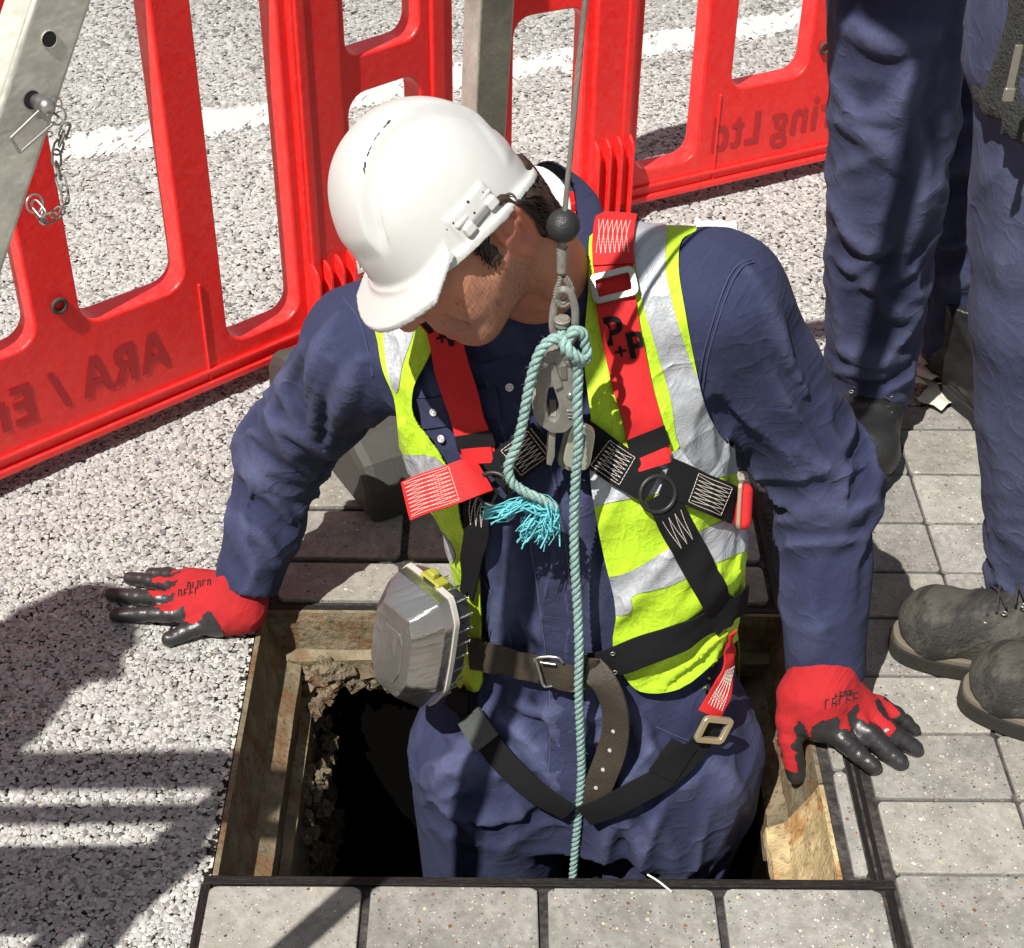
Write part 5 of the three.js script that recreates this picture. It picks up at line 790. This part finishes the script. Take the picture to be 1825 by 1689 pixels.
// leather belt
{
  const t = thing('leather_belt', 'worn brown leather belt with a wire buckle, its tail hanging in front of the man', 'belt', [0, 0, 0]);
  const leather = std({ color: lin(.050, .039, .027), map: navyMap, bumpMap: weaveBump, bumpScale: .0008, roughness: .6 });
  const a = strap(hipF, [[800, 1150], [835, 1164], [880, 1176], [930, 1188], [975, 1197]], .043, .011); mesh('strap', a.geo, leather, t);
  const b = strap(hipF, [[960, 1192], [995, 1208], [1030, 1212], [1056, 1200]], .042, .020, { smooth: 4 }); mesh('strap', b.geo, leather, t);
  mesh('belt_loop', strap(hipF, [[1056, 1176], [1052, 1222]], .014, .024, { smooth: 0 }).geo, leather, t);
  const zt = march(hipF, 1060, 1200, .022).z; const T = [[1052, 1190], [1072, 1212], [1090, 1250], [1096, 1290], [1090, 1335], [1074, 1380], [1058, 1420], [1050, 1438]].map(([x, y], i) => J(x, y, zt + [.0, .012, .018, .018, .016, .016, .014, .012][i]));
  const c = strap(hipF, T, (s) => .034 + .004 * Math.sin(s * 3), 0, { free: true, thick: .004, normal: (s, p) => EYE.clone().sub(p).normalize().add(V(-.75 + s * .9, .2, 0)).normalize() }); const cm = mesh('tail', c.geo, leather, t);
  mesh('hole', [.42, .56, .70, .84].map((s) => { const p = c.at(s, .55, .0008), r = c.frame(s); return new THREE.CylinderGeometry(.0026, .0026, .0012, 14).rotateX(Math.PI / 2).applyQuaternion(new THREE.Quaternion().setFromUnitVectors(V(0, 0, 1), r.n)).translate(p.x, p.y, p.z); }), std({ color: lin(.5, .48, .44), roughness: .6 }), cm);
  const wp = (pts, lift) => pts.map(([x, y]) => march(hipF, x, y, lift)); mesh('buckle', [tube(wp([[952, 1178], [958, 1172], [995, 1172], [1003, 1180]], .024), .0019, 24, 8), tube(wp([[954, 1174], [962, 1200], [968, 1220], [972, 1224]], .025), .0021, 24, 8), tube(wp([[972, 1224], [985, 1222]], .02), .0015, 10, 8), tube(wp([[963, 1180], [990, 1184]], .026), .0016, 10, 8)], steel, t);
}
// breathing filter case at his hip
{
  const c = J(752, 1135, -1.44), t = thing('filter_case', 'smoky grey plastic filter case with yellow latch hanging at the hip of the man', 'case', [c.x, c.y, c.z]);
  const up = J(776, 1000, -1.45).sub(J(738, 1268, -1.43)).normalize(), out = V(-.74, .06, .67); out.addScaledVector(up, -out.dot(up)).normalize(); const dep = up.clone().cross(out).normalize();   // x = dep, y = up, z = out
  t.quaternion.setFromRotationMatrix(new THREE.Matrix4().makeBasis(dep.clone().negate().negate(), up, out)); // dep x up = out ?
  const H = .174, Wd = .112; const outline = (k, kw = k) => { const w = Wd / 2 * kw, h = H / 2 * k, q = []; const P = [[-.7, 1], [0, 1.02], [.72, 1], [1, .68], [1.02, 0], [1, -.5], [.62, -.98], [0, -1.02], [-.55, -.98], [-1, -.5], [-1.02, 0], [-1, .66]]; const cc = new THREE.CatmullRomCurve3(P.map(([a, b]) => V(a * w, b * h, 0)), true, 'catmullrom', .06).getSpacedPoints(72); cc.pop(); return cc; };
  const lof = (secs) => { const pos = [], idx = [], n = 72; for (const [z, k, kw, dx, dy] of secs) for (const p of outline(k, kw ?? k)) pos.push(p.x + (dx || 0), p.y + (dy || 0), z); const S = secs.length; for (let s = 0; s + 1 < S; s++) for (let i = 0; i < n; i++) { const a = s * n + i, b = s * n + (i + 1) % n; idx.push(a, b, a + n, b, b + n, a + n); } const c0 = pos.length / 3; pos.push(0, 0, secs[0][0], secs[S - 1][3] || 0, secs[S - 1][4] || 0, secs[S - 1][0]); for (let i = 0; i < n; i++) { idx.push(c0, (i + 1) % n, i, c0 + 1, (S - 1) * n + i, (S - 1) * n + (i + 1) % n); } const g = new THREE.BufferGeometry(); g.setAttribute('position', new THREE.Float32BufferAttribute(pos, 3)); g.setIndex(idx); const q = g.toNonIndexed(); creased(q, 32); return clothUV(q); };
  const smoky = new THREE.MeshPhysicalMaterial({ color: lin(.46, .44, .41), metalness: .92, roughness: .2, clearcoat: .8, clearcoatRoughness: .08, bumpMap: crumple, bumpScale: .0016 });
  const dark = new THREE.MeshPhysicalMaterial({ color: lin(.05, .05, .05), roughness: .3, clearcoat: .5, clearcoatRoughness: .2, bumpMap: plasticBump, bumpScale: .0006 });
  mesh('front_shell', lof([[.002, 1.0], [.016, .985], [.019, .972], [.040, .80, .76], [.042, .775, .73], [.049, .72, .64], [.0505, .69, .61]]), smoky, t);
  mesh('panel', [lof([[.0, .46, .36, 0, .004], [.0020, .45, .35, 0, .004]]).translate(0, -.008, .0500), box(.02, .03, .002, -.012, -.062, .046, .0008).rotateX(.3)], smoky, t);
  mesh('rear_shell', lof([[-.034, .78], [-.030, .86], [-.012, .96], [-.002, .98]]), dark, t);
  mesh('seal', lof([[-.0035, 1.025], [.0035, 1.025]]), std({ color: lin(.5, .48, .44), roughness: .4 }), t);
  const ribs = []; const o = outline(.965); for (let i = 0; i < 72; i += 3) { const p = o[i]; if (p.x < -.015) continue; ribs.push(box(.003, .003, .022, p.x, p.y, -.018, .001)); } mesh('rib', ribs, smoky, t);
  const latch = new THREE.MeshPhysicalMaterial({ color: lin(.42, .42, .06), roughness: .35, transmission: .25, thickness: 0 });
  mesh('latch', [box(.034, .018, .020, .002, H / 2 - .002, -.006, .003), box(.036, .012, .024, .004, H / 2 - .016, .008, .003).rotateX(.15), box(.03, .020, .006, .006, H / 2 - .030, .024, .002), box(.014, .010, .012, .0, H / 2 + .010, -.004, .003)], latch, t); mesh('latch_slot', [box(.012, .004, .003, -.006, H / 2 - .012, .022, .001), box(.010, .004, .003, .012, H / 2 - .026, .029, .001), box(.022, .003, .022, .003, H / 2 + .0035, -.006, .001)], blackPlastic, t);
  mesh('clip', box(.014, .012, .006, -.012, H / 2 - .038, .030, .002), std({ color: lin(.7, .68, .66), roughness: .3 }), t);
  mesh('hanging_strap', strap(hipF, [[800, 1235], [815, 1250], [832, 1258]], .03, .012).geo.applyMatrix4(new THREE.Matrix4().compose(t.position, t.quaternion, V(1, 1, 1)).invert()), blackStrapMat, t);
}
// ---------------------------------------------------------------- wire, hook, rope
const HZ = -1.405;
function helix(curve, r, R, turns, ph, n, rad = 6) { // one strand wound round a curve
  const pts = [], fr = curve.computeFrenetFrames(n, false); for (let i = 0; i <= n; i++) { const a = ph + i / n * turns * 2 * Math.PI, p = curve.getPointAt(i / n); p.addScaledVector(fr.normals[i], Math.cos(a) * R).addScaledVector(fr.binormals[i], Math.sin(a) * R); pts.push(p); }
  return new THREE.TubeGeometry(new THREE.CatmullRomCurve3(pts), n, r, rad);
}
{
  const t = thing('winch_wire', 'thin steel wire coming down to a dark ball stop and thimble above the hook', 'wire rope', [0, 0, 0]);
  const top = (() => { const a = J(1047, 0, HZ - .01), b = J(1010, 385, HZ), d = a.clone().sub(b); return b.clone().addScaledVector(d, (APEX.y - .06 - b.y) / d.y); })(), ball = J(1004, 402, HZ), c = new THREE.LineCurve3(top, ball), L = c.getLength();
  for (let i = 0; i < 6; i++) mesh('strand', helix(c, .0011, .0018, L / .022, i * Math.PI / 3, Math.round(L / .0022), 5), zinc, t);
  mesh('ball_stop', new THREE.SphereGeometry(.0172, 32, 24).translate(ball.x, ball.y, ball.z), std({ color: lin(.03, .03, .032), roughness: .38, metalness: .3, bumpMap: plasticBump, bumpScale: .0006 }), t);
  mesh('ferrule', [rod(J(1003, 425, HZ), J(1002, 442, HZ), .0042), rod(J(1002, 441, HZ), J(1001, 484, HZ), .0056, .0052, 20)], zinc, t);
  const th = new THREE.CatmullRomCurve3([[1001, 484], [995, 505], [989, 525], [996, 543], [1006, 545], [1020, 530], [1019, 512], [1008, 492], [1002, 484]].map((p) => J(...p, HZ))); for (let i = 0; i < 3; i++) mesh('strand', helix(th, .0013, .0013, 9, i * 2.09, 120, 5), zinc, t);
  mesh('thimble', tube([[1001, 492], [996, 510], [994, 528], [1002, 540], [1014, 530], [1014, 512], [1005, 494]].map((p) => J(...p, HZ + .0)), .0022, 60, 8), zinc, t);
}
{
  const t = thing('snap_hook', 'grey steel swivel snap hook clipped to the chest ring of the harness', 'hook', [0, 0, 0]);
  const P = (l) => l.map(([x, y]) => { const p = J(x, y, HZ); return [p.x, p.y]; }), smoothP = (l, k = .25) => new THREE.CatmullRomCurve3(P(l).map((p) => V(p[0], p[1], 0)), true, 'catmullrom', k).getPoints(80).slice(0, -1).map((p) => [p.x, p.y]);
  // oval link
  mesh('link', new THREE.TubeGeometry(new THREE.CatmullRomCurve3([[1003, 516], [1014, 520], [1024, 545], [1025, 575], [1022, 600], [1012, 612], [994, 606], [986, 588], [986, 560], [991, 535]].map(([x, y], i) => J(x, y, HZ + (i < 4 ? .006 : -.004))), true), 90, .0042, 10, true), zinc, t);
  mesh('swivel', [rod(J(1002, 588, HZ), J(1002, 622, HZ), .0055), rod(J(1002, 566, HZ + .002), J(1002, 580, HZ + .002), .0075, .0075, 20), new THREE.TorusGeometry(.0072, .0018, 8, 24).rotateX(Math.PI / 2).translate(J(1002, 566, HZ).x, J(1002, 568, HZ).y, HZ + .002)], zinc, t);
  mesh('body', prism(smoothP([[976, 622], [1016, 620], [1026, 640], [1026, 720], [1022, 745], [1006, 760], [984, 761], [964, 748], [953, 730], [950, 702], [957, 700], [959, 716], [968, 720], [972, 700], [964, 690], [960, 640]], .2), .014, .0016, [smoothP([[976, 682], [988, 681], [998, 711], [998, 731], [988, 744], [976, 737], [971, 720], [971, 702]], .3).reverse()]).translate(0, 0, HZ - .006), zinc, t);
  mesh('gate', prism(smoothP([[959, 629], [982, 626], [985, 655], [974, 682], [968, 722], [958, 722]], .1), .015, .002).translate(0, 0, HZ - .0065), zinc, t);
  mesh('safety_latch', prism(smoothP([[988, 640], [1000, 676], [990, 682], [984, 668], [982, 640]], .1), .003, .001).translate(0, 0, HZ + .0085), zinc, t);
  mesh('rivet', [[1012, 636], [1016, 696], [970, 640], [1008, 628]].map(([x, y]) => { const p = J(x, y, HZ); return new THREE.SphereGeometry(.004, 14, 10).scale(1, 1, .5).translate(p.x, p.y, HZ + .0105); }), steel, t);
  mesh('label_plate', prism(P([[999, 642], [1008, 641], [1009, 664], [1000, 665]]), .001, .0004).translate(0, 0, HZ + .0102), buckleMat, t); mesh('cast_marking', [[1016, 722], [1017, 728], [1018, 734]].map(([x, y]) => { const p = J(x, y, HZ); return box(.008, .002, .002, p.x, p.y, HZ + .0105, .0006); }), steel, t);
}
{
  const t = thing('teal_rope', 'pale teal rope knotted to the hook, one end frayed, one hanging down', 'rope', [0, 0, 0]);
  const ropeMap = dataTex(256, (u, v) => { const k = .85 + fbm(u, v, 40, 3) * .3 + fbm(u, v, 100, 5) * .2; return [k * .95, k, k]; });
  const ropeMat = std({ color: lin(.35, .52, .48), map: ropeMap, bumpMap: weaveBump, bumpScale: .001, roughness: .8 }), tealMat = std({ color: lin(.12, .48, .53), roughness: .7 });
  const rope = (pts, r = .0056, turnLen = .030, name = 'strand') => { const c = new THREE.CatmullRomCurve3(pts, false, 'centripetal'), L = c.getLength(), n = Math.round(L / .0022); for (let i = 0; i < 3; i++) mesh(name, clothUV(helix(c, r * .56, r * .5, L / turnLen, i * 2.094, n, 7), .05), ropeMat, t); return c; };
  const q = (x, y, dz) => J(x, y, HZ + dz);
  const looseC = rope([q(1008, 628, .012), q(1000, 606, .018), q(985, 604, .02), q(965, 622, .022), q(950, 660, .024), q(940, 705, .026), q(932, 750, .026), q(920, 795, .028), q(906, 830, .030), q(912, 858, .032), q(935, 876, .032), q(965, 890, .030), q(988, 906, .026)]);
  const bodyRope = [[1026, 628, .018], [1030, 660, .016], [1029, 720, .02], [1031, 790, .022], [1026, 850, .020], [1023, 920, .020], [1024, 1000, .024], [1029, 1080, .026], [1032, 1160, .034], [1031, 1230, .036], [1034, 1300, .034], [1036, 1380, .03], [1030, 1460, .03], [1021, 1560, .03], [1018, 1640, .03]].map((p) => q(...p)); const lastP = bodyRope[bodyRope.length - 1]; bodyRope.push(lastP.clone().add(V(.0, -.6, 0))); const hangC = rope(bodyRope);
  // the knot: turns round the link
  rope([q(1010, 612, .016), q(1022, 590, .016), q(1036, 592, .012), q(1042, 612, .010), q(1046, 632, .012), q(1038, 646, .016), q(1020, 634, .022), q(1006, 618, .024), q(1002, 602, .016), q(1010, 592, -.010), q(1024, 600, -.012)], .0058);
  rope([q(1004, 604, .018), q(1014, 622, .024), q(1028, 636, .024), q(1040, 642, .018)], .0056);
  const R = rng(515), end = q(988, 906, .026), fr = [];
  for (let i = 0; i < 130; i++) { const tgt = R() < .3 ? q(850 + R() * 40, 905 + R() * 22, .02 + R() * .02) : q(925 + R() * 65, 930 + R() * 45, .015 + R() * .03), o = end.clone().add(V((R() - .5) * .008, (R() - .5) * .008, (R() - .5) * .008)), pts = [o]; for (let k = 1; k <= 5; k++) pts.push(o.clone().lerp(tgt, k / 5).add(V((R() - .5) * .012, Math.sin(k / 5 * Math.PI) * (R() * .016) + (R() - .5) * .010, (R() - .5) * .014))); fr.push(new THREE.TubeGeometry(new THREE.CatmullRomCurve3(pts), 14, .0005 + R() * .0008, 4)); }
  const fm = mesh('frayed_end', fr, tealMat, t); fm.userData.kind = 'stuff';
  const fz = []; for (let i = 0; i < 240; i++) { const p = R() < .5 ? looseC.getPointAt(.1 + R() * .88) : hangC.getPointAt(R() * .7); const d = V((R() - .5) * 2, (R() - .5), R()).normalize(); fz.push(rod(p.clone().addScaledVector(d, .004), p.clone().addScaledVector(d, .0065 + R() * .005).add(V(0, (R() - .5) * .004, 0)), .0003, .0001, 3)); } const zz = mesh('loose_fibres', fz, ropeMat, t); zz.userData.kind = 'stuff';
}
// ---------------------------------------------------------------- people standing round the hole
const bootGeo = (() => { // boot along +x, sole at y = 0, 0.31 long; upper by field, sole by outline
  const upper = union([capsule(V(-.095, .055, 0), V(.03, .058, 0), .046, .05), capsule(V(.03, .055, 0), V(.115, .05, .004), .047, .043), ellipsoid(V(.118, .052, .004), [.050, .044, .054]), capsule(V(-.085, .06, 0), V(-.07, .20, 0), .048, .056), capsule(V(-.02, .08, 0), V(-.06, .17, 0), .04, .05)], .035);
  const f = (x, y, z) => { let d = upper(x, y, z); d -= sstep(.055, .06, x) * sstep(.075, .068, x) * .002 + noise(x * 22, y * 22, z * 22) * .0035 + noise(x * 60, y * 60, z * 60) * .0012; d -= Math.exp(-Math.pow((x - .02 + (y - .09) * .9) / .012, 2)) * .004; return Math.max(d, .014 - y, y - .19); };
  const g = meshField(f, V(-.17, -.01, -.08), V(.19, .22, .08), .0045, .02);
  const S = []; for (let i = 0; i < 48; i++) { const a = i / 48 * 2 * Math.PI, c = Math.cos(a), s = Math.sin(a), x = .02 + c * .158, w = (x > .04 ? .054 : .044) + .004; S.push([x, Math.sign(s) * Math.pow(Math.abs(s), .72) * w]); }
  const sole = prism(S, .020, .003).rotateX(-Math.PI / 2).translate(0, .003, 0), welt = prism(S.map(([x, y]) => [.02 + (x - .02) * .985, y * .97]), .006, .002).rotateX(-Math.PI / 2).translate(0, .026, 0);
  return { g, sole: merge([sole]), welt };
})();
const bootTex = dataTex(512, (u, v) => { const f = fbm(u, v, 7, 8), s = fbm(u, v, 40, 4), d = clamp(.5 + f * 1.8 + s * .5, 0, 1); return [lerp(.15, .27, d), lerp(.145, .26, d), lerp(.135, .235, d)]; }, true);
const dirtyBoot = std({ map: bootTex, roughness: .75, bumpMap: grimeBump, bumpScale: .0015 }), dirtySole = std({ map: bootTex, color: lin(.35, .33, .3), roughness: .9, bumpMap: grimeBump, bumpScale: .002 }), weltMat = std({ color: lin(.14, .12, .09), roughness: .8 });
const blackBoot = std({ color: lin(.016, .016, .016), roughness: .42, bumpMap: weaveBump, bumpScale: .0004 }), blackSole = std({ color: lin(.012, .012, .012), roughness: .8 });
function boot(parent, pos, turn, mats, laces) {
  const up = mesh('boot', bootGeo.g, mats[0], parent); up.position.copy(pos); up.rotation.y = turn;
  mesh('sole', bootGeo.sole, mats[1], up); mesh('welt', bootGeo.welt, mats[2], up);
  if (laces) { const L = []; for (let i = 0; i < 4; i++) { const x = .062 - i * .022, y = .098 + i * .017; L.push(tube([V(x + .012, y - .006, -.03), V(x + .006, y + .004, 0), V(x, y + .004, .03)], .0019, 10, 6), tube([V(x + .012, y - .006, .03), V(x + .006, y + .005, 0), V(x, y + .004, -.03)], .0019, 10, 6)); } mesh('lace', L, std({ color: lin(.03, .03, .032), roughness: .5 }), up); mesh('eyelet', [0, 1, 2, 3].flatMap((i) => [-1, 1].map((s) => new THREE.TorusGeometry(.0035, .0012, 6, 14).rotateX(Math.PI / 2).translate(.064 - i * .022, .094 + i * .017, s * .032))), buckleMat, up); }
  return up;
}
// trousers from leg joints, a jacket and a head above them
function stander(label, legs, o) {
  const t = thing('person', label, 'person', [0, 0, 0]);
  const parts = legs.flatMap(({ hip, knee, ankle, r }) => [capsule(hip, knee, r[0], r[1]), capsule(knee, ankle, r[1], r[2])]);
  const hips = legs[0].hip.clone().add(legs[1].hip).multiplyScalar(.5), across = legs[1].hip.clone().sub(legs[0].hip).setY(0), aw = across.length(); across.normalize();
  const lg = union(parts, .018), pelvis = loft([{ c: hips.clone().add(V(0, -.06, 0)), a: aw / 2 + .085, b: .12 }, { c: hips.clone().add(V(0, .14, 0)), a: .165, b: .12 }], across), base = (x, y, z) => smin(lg(x, y, z), pelvis(x, y, z), .06);
  const ff = foldField(o.folds), rf = o.ridge || (() => 0), hemY = o.hem;
  const f = (x, y, z) => { const d = base(x, y, z); if (Math.abs(d) > .06) return d; return Math.max(d - ff(x, y, z) - rf(x, y, z, base), hemY(x, y, z) - y); };
  const lo = V(9, 9, 9), hi = V(-9, -9, -9); for (const l of legs) for (const p of [l.hip, l.knee, l.ankle]) { lo.min(p); hi.max(p); } lo.addScalar(-.16); hi.add(V(.16, .3, .16));
  const g = meshField(f, lo, hi, o.h || .0065, .022); const tr = mesh('trousers', tintCloth(g, base, null, o.navy || NAVY, o.fade || FADE, o.seed || 0), coverMat, t);
  const facing2 = o.face; // unit vector the person faces
  const ch = hips.clone(), sh = hips.clone().add(V(0, .50, 0));
  const torso = union([loft([{ c: ch.clone().add(V(0, o.jacketDrop ?? .02, 0)), a: .185, b: .135 }, { c: ch.clone().add(V(0, .22, 0)), a: .17, b: .125 }, { c: ch.clone().add(V(0, .42, 0)), a: .20, b: .12 }, { c: ch.clone().add(V(0, .54, 0)), a: .12, b: .08 }], across), ...[-1, 1].flatMap((s) => { const a = sh.clone().addScaledVector(across, s * .2), e = a.clone().add(V(0, -.29, 0)).addScaledVector(across, s * .06).addScaledVector(facing2, -.02), w = o.arms === 'crossed' ? e.clone().addScaledVector(across, -s * .24).addScaledVector(facing2, .2).add(V(0, .06, 0)) : e.clone().add(V(0, -.24, 0)).addScaledVector(facing2, .07); return [capsule(a, e, .068, .056), capsule(e, w, .056, .045)]; })], .045);
  const jf = foldField([[ch.clone().add(V(0, .1, 0)), .3, V(.3, 1, .2), .06, .010, 3], [sh, .35, V(1, .4, .3), .07, .010, 7]]);
  const jg = meshField((x, y, z) => { const d = torso(x, y, z); return Math.abs(d) > .05 ? d : d - jf(x, y, z); }, ch.clone().add(V(-.42, -.2, -.42)), ch.clone().add(V(.42, .66, .42)), .009, .02);
  const jk = mesh('jacket', o.jacketMat === coverMat ? tintCloth(jg, torso, null) : jg, o.jacketMat, t);
  // head and helmet, the same build as the man's
  const hd = sh.clone().add(V(0, .26, 0)), M = new THREE.Matrix4().makeBasis(V(0, 1, 0).cross(facing2).normalize(), V(0, 1, 0), facing2).setPosition(hd);
  const bm = man.getObjectByName('body'), b = mesh('body', bm.geometry, skinMat, t); b.applyMatrix4(M.clone().multiply(headI)); const hh = mesh('hair', man.getObjectByName('hair').geometry, man.getObjectByName('hair').material, t); hh.applyMatrix4(M.clone().multiply(headI));
  return { t, jk, hips, base, f };
}
const fleece = std({ color: lin(.030, .033, .032), roughness: 1, bumpMap: grimeBump, bumpScale: .004 });
{ // the one in dark overalls
  const A1 = { hip: J(1622, -230, -2.24), knee: J(1580, 330, -2.205), ankle: J(1548, 690, -2.20), r: [.118, .088, .068] }, A2 = { hip: J(1748, -230, -2.36), knee: J(1722, 330, -2.36), ankle: J(1700, 660, -2.36), r: [.115, .085, .066] };
  A1.hip.y = A2.hip.y = .9;
  const R = [[[1500, 40], [1580, 75], [1660, 60], .018], [[1640, 90], [1600, 190], [1540, 215], .016], [[1500, 215], [1560, 250], [1600, 300], .016], [[1490, 150], [1520, 200], [1560, 260], .012], [[1480, 350], [1540, 440], [1580, 440], .014], [[1490, 470], [1520, 480], [1570, 450], .010], [[1500, 620], [1560, 640], [1620, 640], .014], [[1490, 660], [1540, 665], [1580, 670], .010], [[1620, 200], [1640, 330], [1600, 480], .014], [[1560, 520], [1600, 560], [1640, 560], .012]];
  const lgs = union([A1].flatMap((l) => [capsule(l.hip, l.knee, l.r[0], l.r[1]), capsule(l.knee, l.ankle, l.r[1], l.r[2])]), .018), segs = [];
  for (const r of R) { const w = r[3], P = r.slice(0, 3).map((p) => march(lgs, p[0], p[1], .002, .9, 3.4)).filter(Boolean); if (P.length < 2) continue; const c = new THREE.CatmullRomCurve3(P).getPoints(8); for (let i = 0; i < 8; i++) segs.push([c[i], c[i + 1], w * (.45 + .55 * Math.sin((i + .5) / 8 * Math.PI))]); }
  const ridge = (x, y, z) => { let h = 0; for (const [a, b, r] of segs) { const ex = x - a.x, ey = y - a.y, ez = z - a.z; if (ex * ex + ey * ey + ez * ez > .016) continue; const dx = b.x - a.x, dy = b.y - a.y, dz = b.z - a.z, t = clamp((ex * dx + ey * dy + ez * dz) / (dx * dx + dy * dy + dz * dz), 0, 1), d = Math.hypot(ex - dx * t, ey - dy * t, ez - dz * t) / (r * 1.9); if (d < 1) { const k = 1 - d; h = Math.max(h, (k * k * (3 - 2 * k) * .5 + k * .5) * r * 1.4); } } return h; };
  const s = stander('person standing in creased navy overalls and black laced shoes behind the hole on the right', [A1, A2], { face: V(-.35, 0, .94).normalize(), seed: 3, ridge, folds: [[A1.knee, .2, V(.9, .35, .2), .10, .009, 71], [A1.hip.clone().lerp(A1.knee, .55), .22, V(.4, -.9, .1), .12, .009, 73], [A1.knee.clone().lerp(A1.ankle, .65), .2, V(.8, .5, .2), .09, .009, 75], [A1.ankle, .12, V(1, .1, .2), .06, .008, 76], [A2.knee, .3, V(.7, .6, 0), .07, .010, 79]], hem: (x) => .075 + (x - A1.ankle.x) * -.1, jacketMat: coverMat, arms: 'crossed', jacketDrop: .08, navy: [.019, .023, .064], fade: [.12, .135, .25] });
  const black = [blackBoot, blackSole, blackSole]; const g1 = ground(1535, 790); boot(s.t, V(A1.ankle.x - .005, .004, A1.ankle.z + .02), -Math.PI / 2 - .15, black, true); boot(s.t, V(A2.ankle.x + .03, .004, A2.ankle.z + .1), -Math.PI / 2 + .5, black, true);
}
{ // the one at the right edge
  const B1 = { hip: J(1915, 100, -1.78), knee: J(1872, 560, -1.72), ankle: J(1858, 1050, -1.70), r: [.125, .098, .076] }, B2 = { hip: J(2080, 150, -1.62), knee: J(2040, 640, -1.55), ankle: J(2000, 1190, -1.53), r: [.125, .095, .074] };
  B1.hip.y = B2.hip.y = .90;
  const s = stander('person in faded blue trousers, dark fleece and muddy brown boots at the right edge', [B1, B2], { face: V(-.97, 0, .24).normalize(), seed: 9, navy: [.042, .05, .105], fade: [.14, .155, .25], folds: [[B1.knee, .25, V(.2, 1, .1), .09, .010, 81], [B1.ankle, .16, V(.8, .5, .2), .05, .012, 83], [B1.hip, .25, V(.3, 1, 0), .09, .010, 85]], hem: () => .085, jacketMat: fleece, jacketDrop: -.09, arms: 'crossed' });
  const mud = [dirtyBoot, dirtySole, weltMat]; const t1 = ground(1606, 1182), t2 = ground(1738, 1325);
  boot(s.t, V(t1.x + .165, .004, t1.z - .01), Math.PI - .10, mud, true); boot(s.t, V(t2.x + .165, .004, t2.z - .03), Math.PI - .28, mud, false);
  // zip pull at the hem
  const p = J(1808, 120, -1.58); mesh('zip', [box(.008, .05, .004, p.x, p.y, p.z, .001), box(.012, .016, .006, p.x, p.y - .03, p.z + .001, .002)], buckleMat, s.t);
}
{ // a third, watching from beyond the left edge of the picture: throws the long shade on the road by his hand
  const c = V(-1.24, 0, -.84), ax = V(.53, 0, -.848).multiplyScalar(.09), at = (q, y) => c.clone().addScaledVector(ax, q).setY(y);
  const C1 = { hip: at(-1, .9), knee: at(-1, .48), ankle: at(-1, .09), r: [.105, .08, .064] }, C2 = { hip: at(1, .9), knee: at(1, .48), ankle: at(1, .09), r: [.105, .08, .064] };
  const s = stander('person in navy overalls watching from the left, outside the picture', [C1, C2], { face: V(.848, 0, .53).normalize(), seed: 5, h: .012, folds: [[C1.knee, .3, V(.8, .5, 0), .07, .010, 91]], hem: () => .085, jacketMat: coverMat });
  for (const q of [-1, 1]) boot(s.t, at(q, .004).add(V(.05, 0, .03)), -.55, [blackBoot, blackSole, blackSole], false);
}
{ // plank trestle in front of the photographer, below and left of the picture
  const t = thing('trestle', 'red and white plank trestle on the near side, outside the picture', 'barrier', [-1.06, 0, -.75], .02), wood = std({ color: lin(.6, .05, .04), roughness: .7 });
  for (const [a, b] of [[.82, 1.07], [1.16, 1.205], [1.275, 1.39]]) mesh('plank', box(.62, b - a, .015, 0, (a + b) / 2, 0, .003), wood, t);
  for (const x of [-.27, .22]) mesh('leg', [bar(V(x, 0, .32), V(x, 1.38, .022), .03, .03), bar(V(x, 0, .02), V(x, 1.38, .03), .03, .02)], wood, t);
}
// ---------------------------------------------------------------- litter
{
  const R = rng(61), paper = std({ color: lin(.7, .7, .68), roughness: .8 });
  const p = ground(1276, 408, .01); const g = new THREE.PlaneGeometry(.085, .05, 16, 10).rotateX(-Math.PI / 2), q = g.attributes.position; for (let i = 0; i < q.count; i++) q.setY(i, .008 + Math.abs(noise(q.getX(i) * 40, q.getZ(i) * 40, 2)) * .022); g.computeVertexNormals();
  tag(mesh('paper_scrap', thicken(g, .001).translate(p.x, .004, p.z), paper, scene), 'crumpled white paper scrap on the road behind the shoulder of the man', 'litter');
  const p2 = ground(1648, 712); const gs = []; for (let i = 0; i < 4; i++) { const h = new THREE.PlaneGeometry(.07, .05, 8, 6).rotateX(-Math.PI / 2 + (R() - .5) * .5), w = h.attributes.position; for (let k = 0; k < w.count; k++) w.setY(k, w.getY(k) + noise(w.getX(k) * 30 + i * 5, w.getZ(k) * 30, 3) * .014); h.computeVertexNormals(); gs.push(h.rotateY(R() * 1.2).translate(p2.x + (R() - .5) * .05, .018 + i * .012, p2.z + (R() - .5) * .05 - i * .02)); }
  tag(mesh('paper_scrap', thicken(mergeIdx(gs), .001), std({ color: lin(.62, .58, .48), roughness: .85 }), scene), 'cream scraps of torn paper between the dark shoes on the right', 'litter');
  const l = ground(1172, 1578); tag(mesh('leaf_sliver', [tube([V(l.x - .012, .006, l.z - .012), V(l.x, .009, l.z), V(l.x + .016, .006, l.z + .014)], .0013, 12, 6)], paper, scene), 'thin pale sliver lying on the near block edge in front of the man', 'litter');
}
function mergeIdx(l) { const pos = [], nor = [], idx = []; for (const g of l) { const o = pos.length / 3; pos.push(...g.attributes.position.array); nor.push(...g.attributes.normal.array); for (const i of g.index.array) idx.push(i + o); } const g = new THREE.BufferGeometry(); g.setAttribute('position', new THREE.Float32BufferAttribute(pos, 3)); g.setAttribute('normal', new THREE.Float32BufferAttribute(nor, 3)); g.setIndex(idx); return g; }
renderer.render(scene, camera);
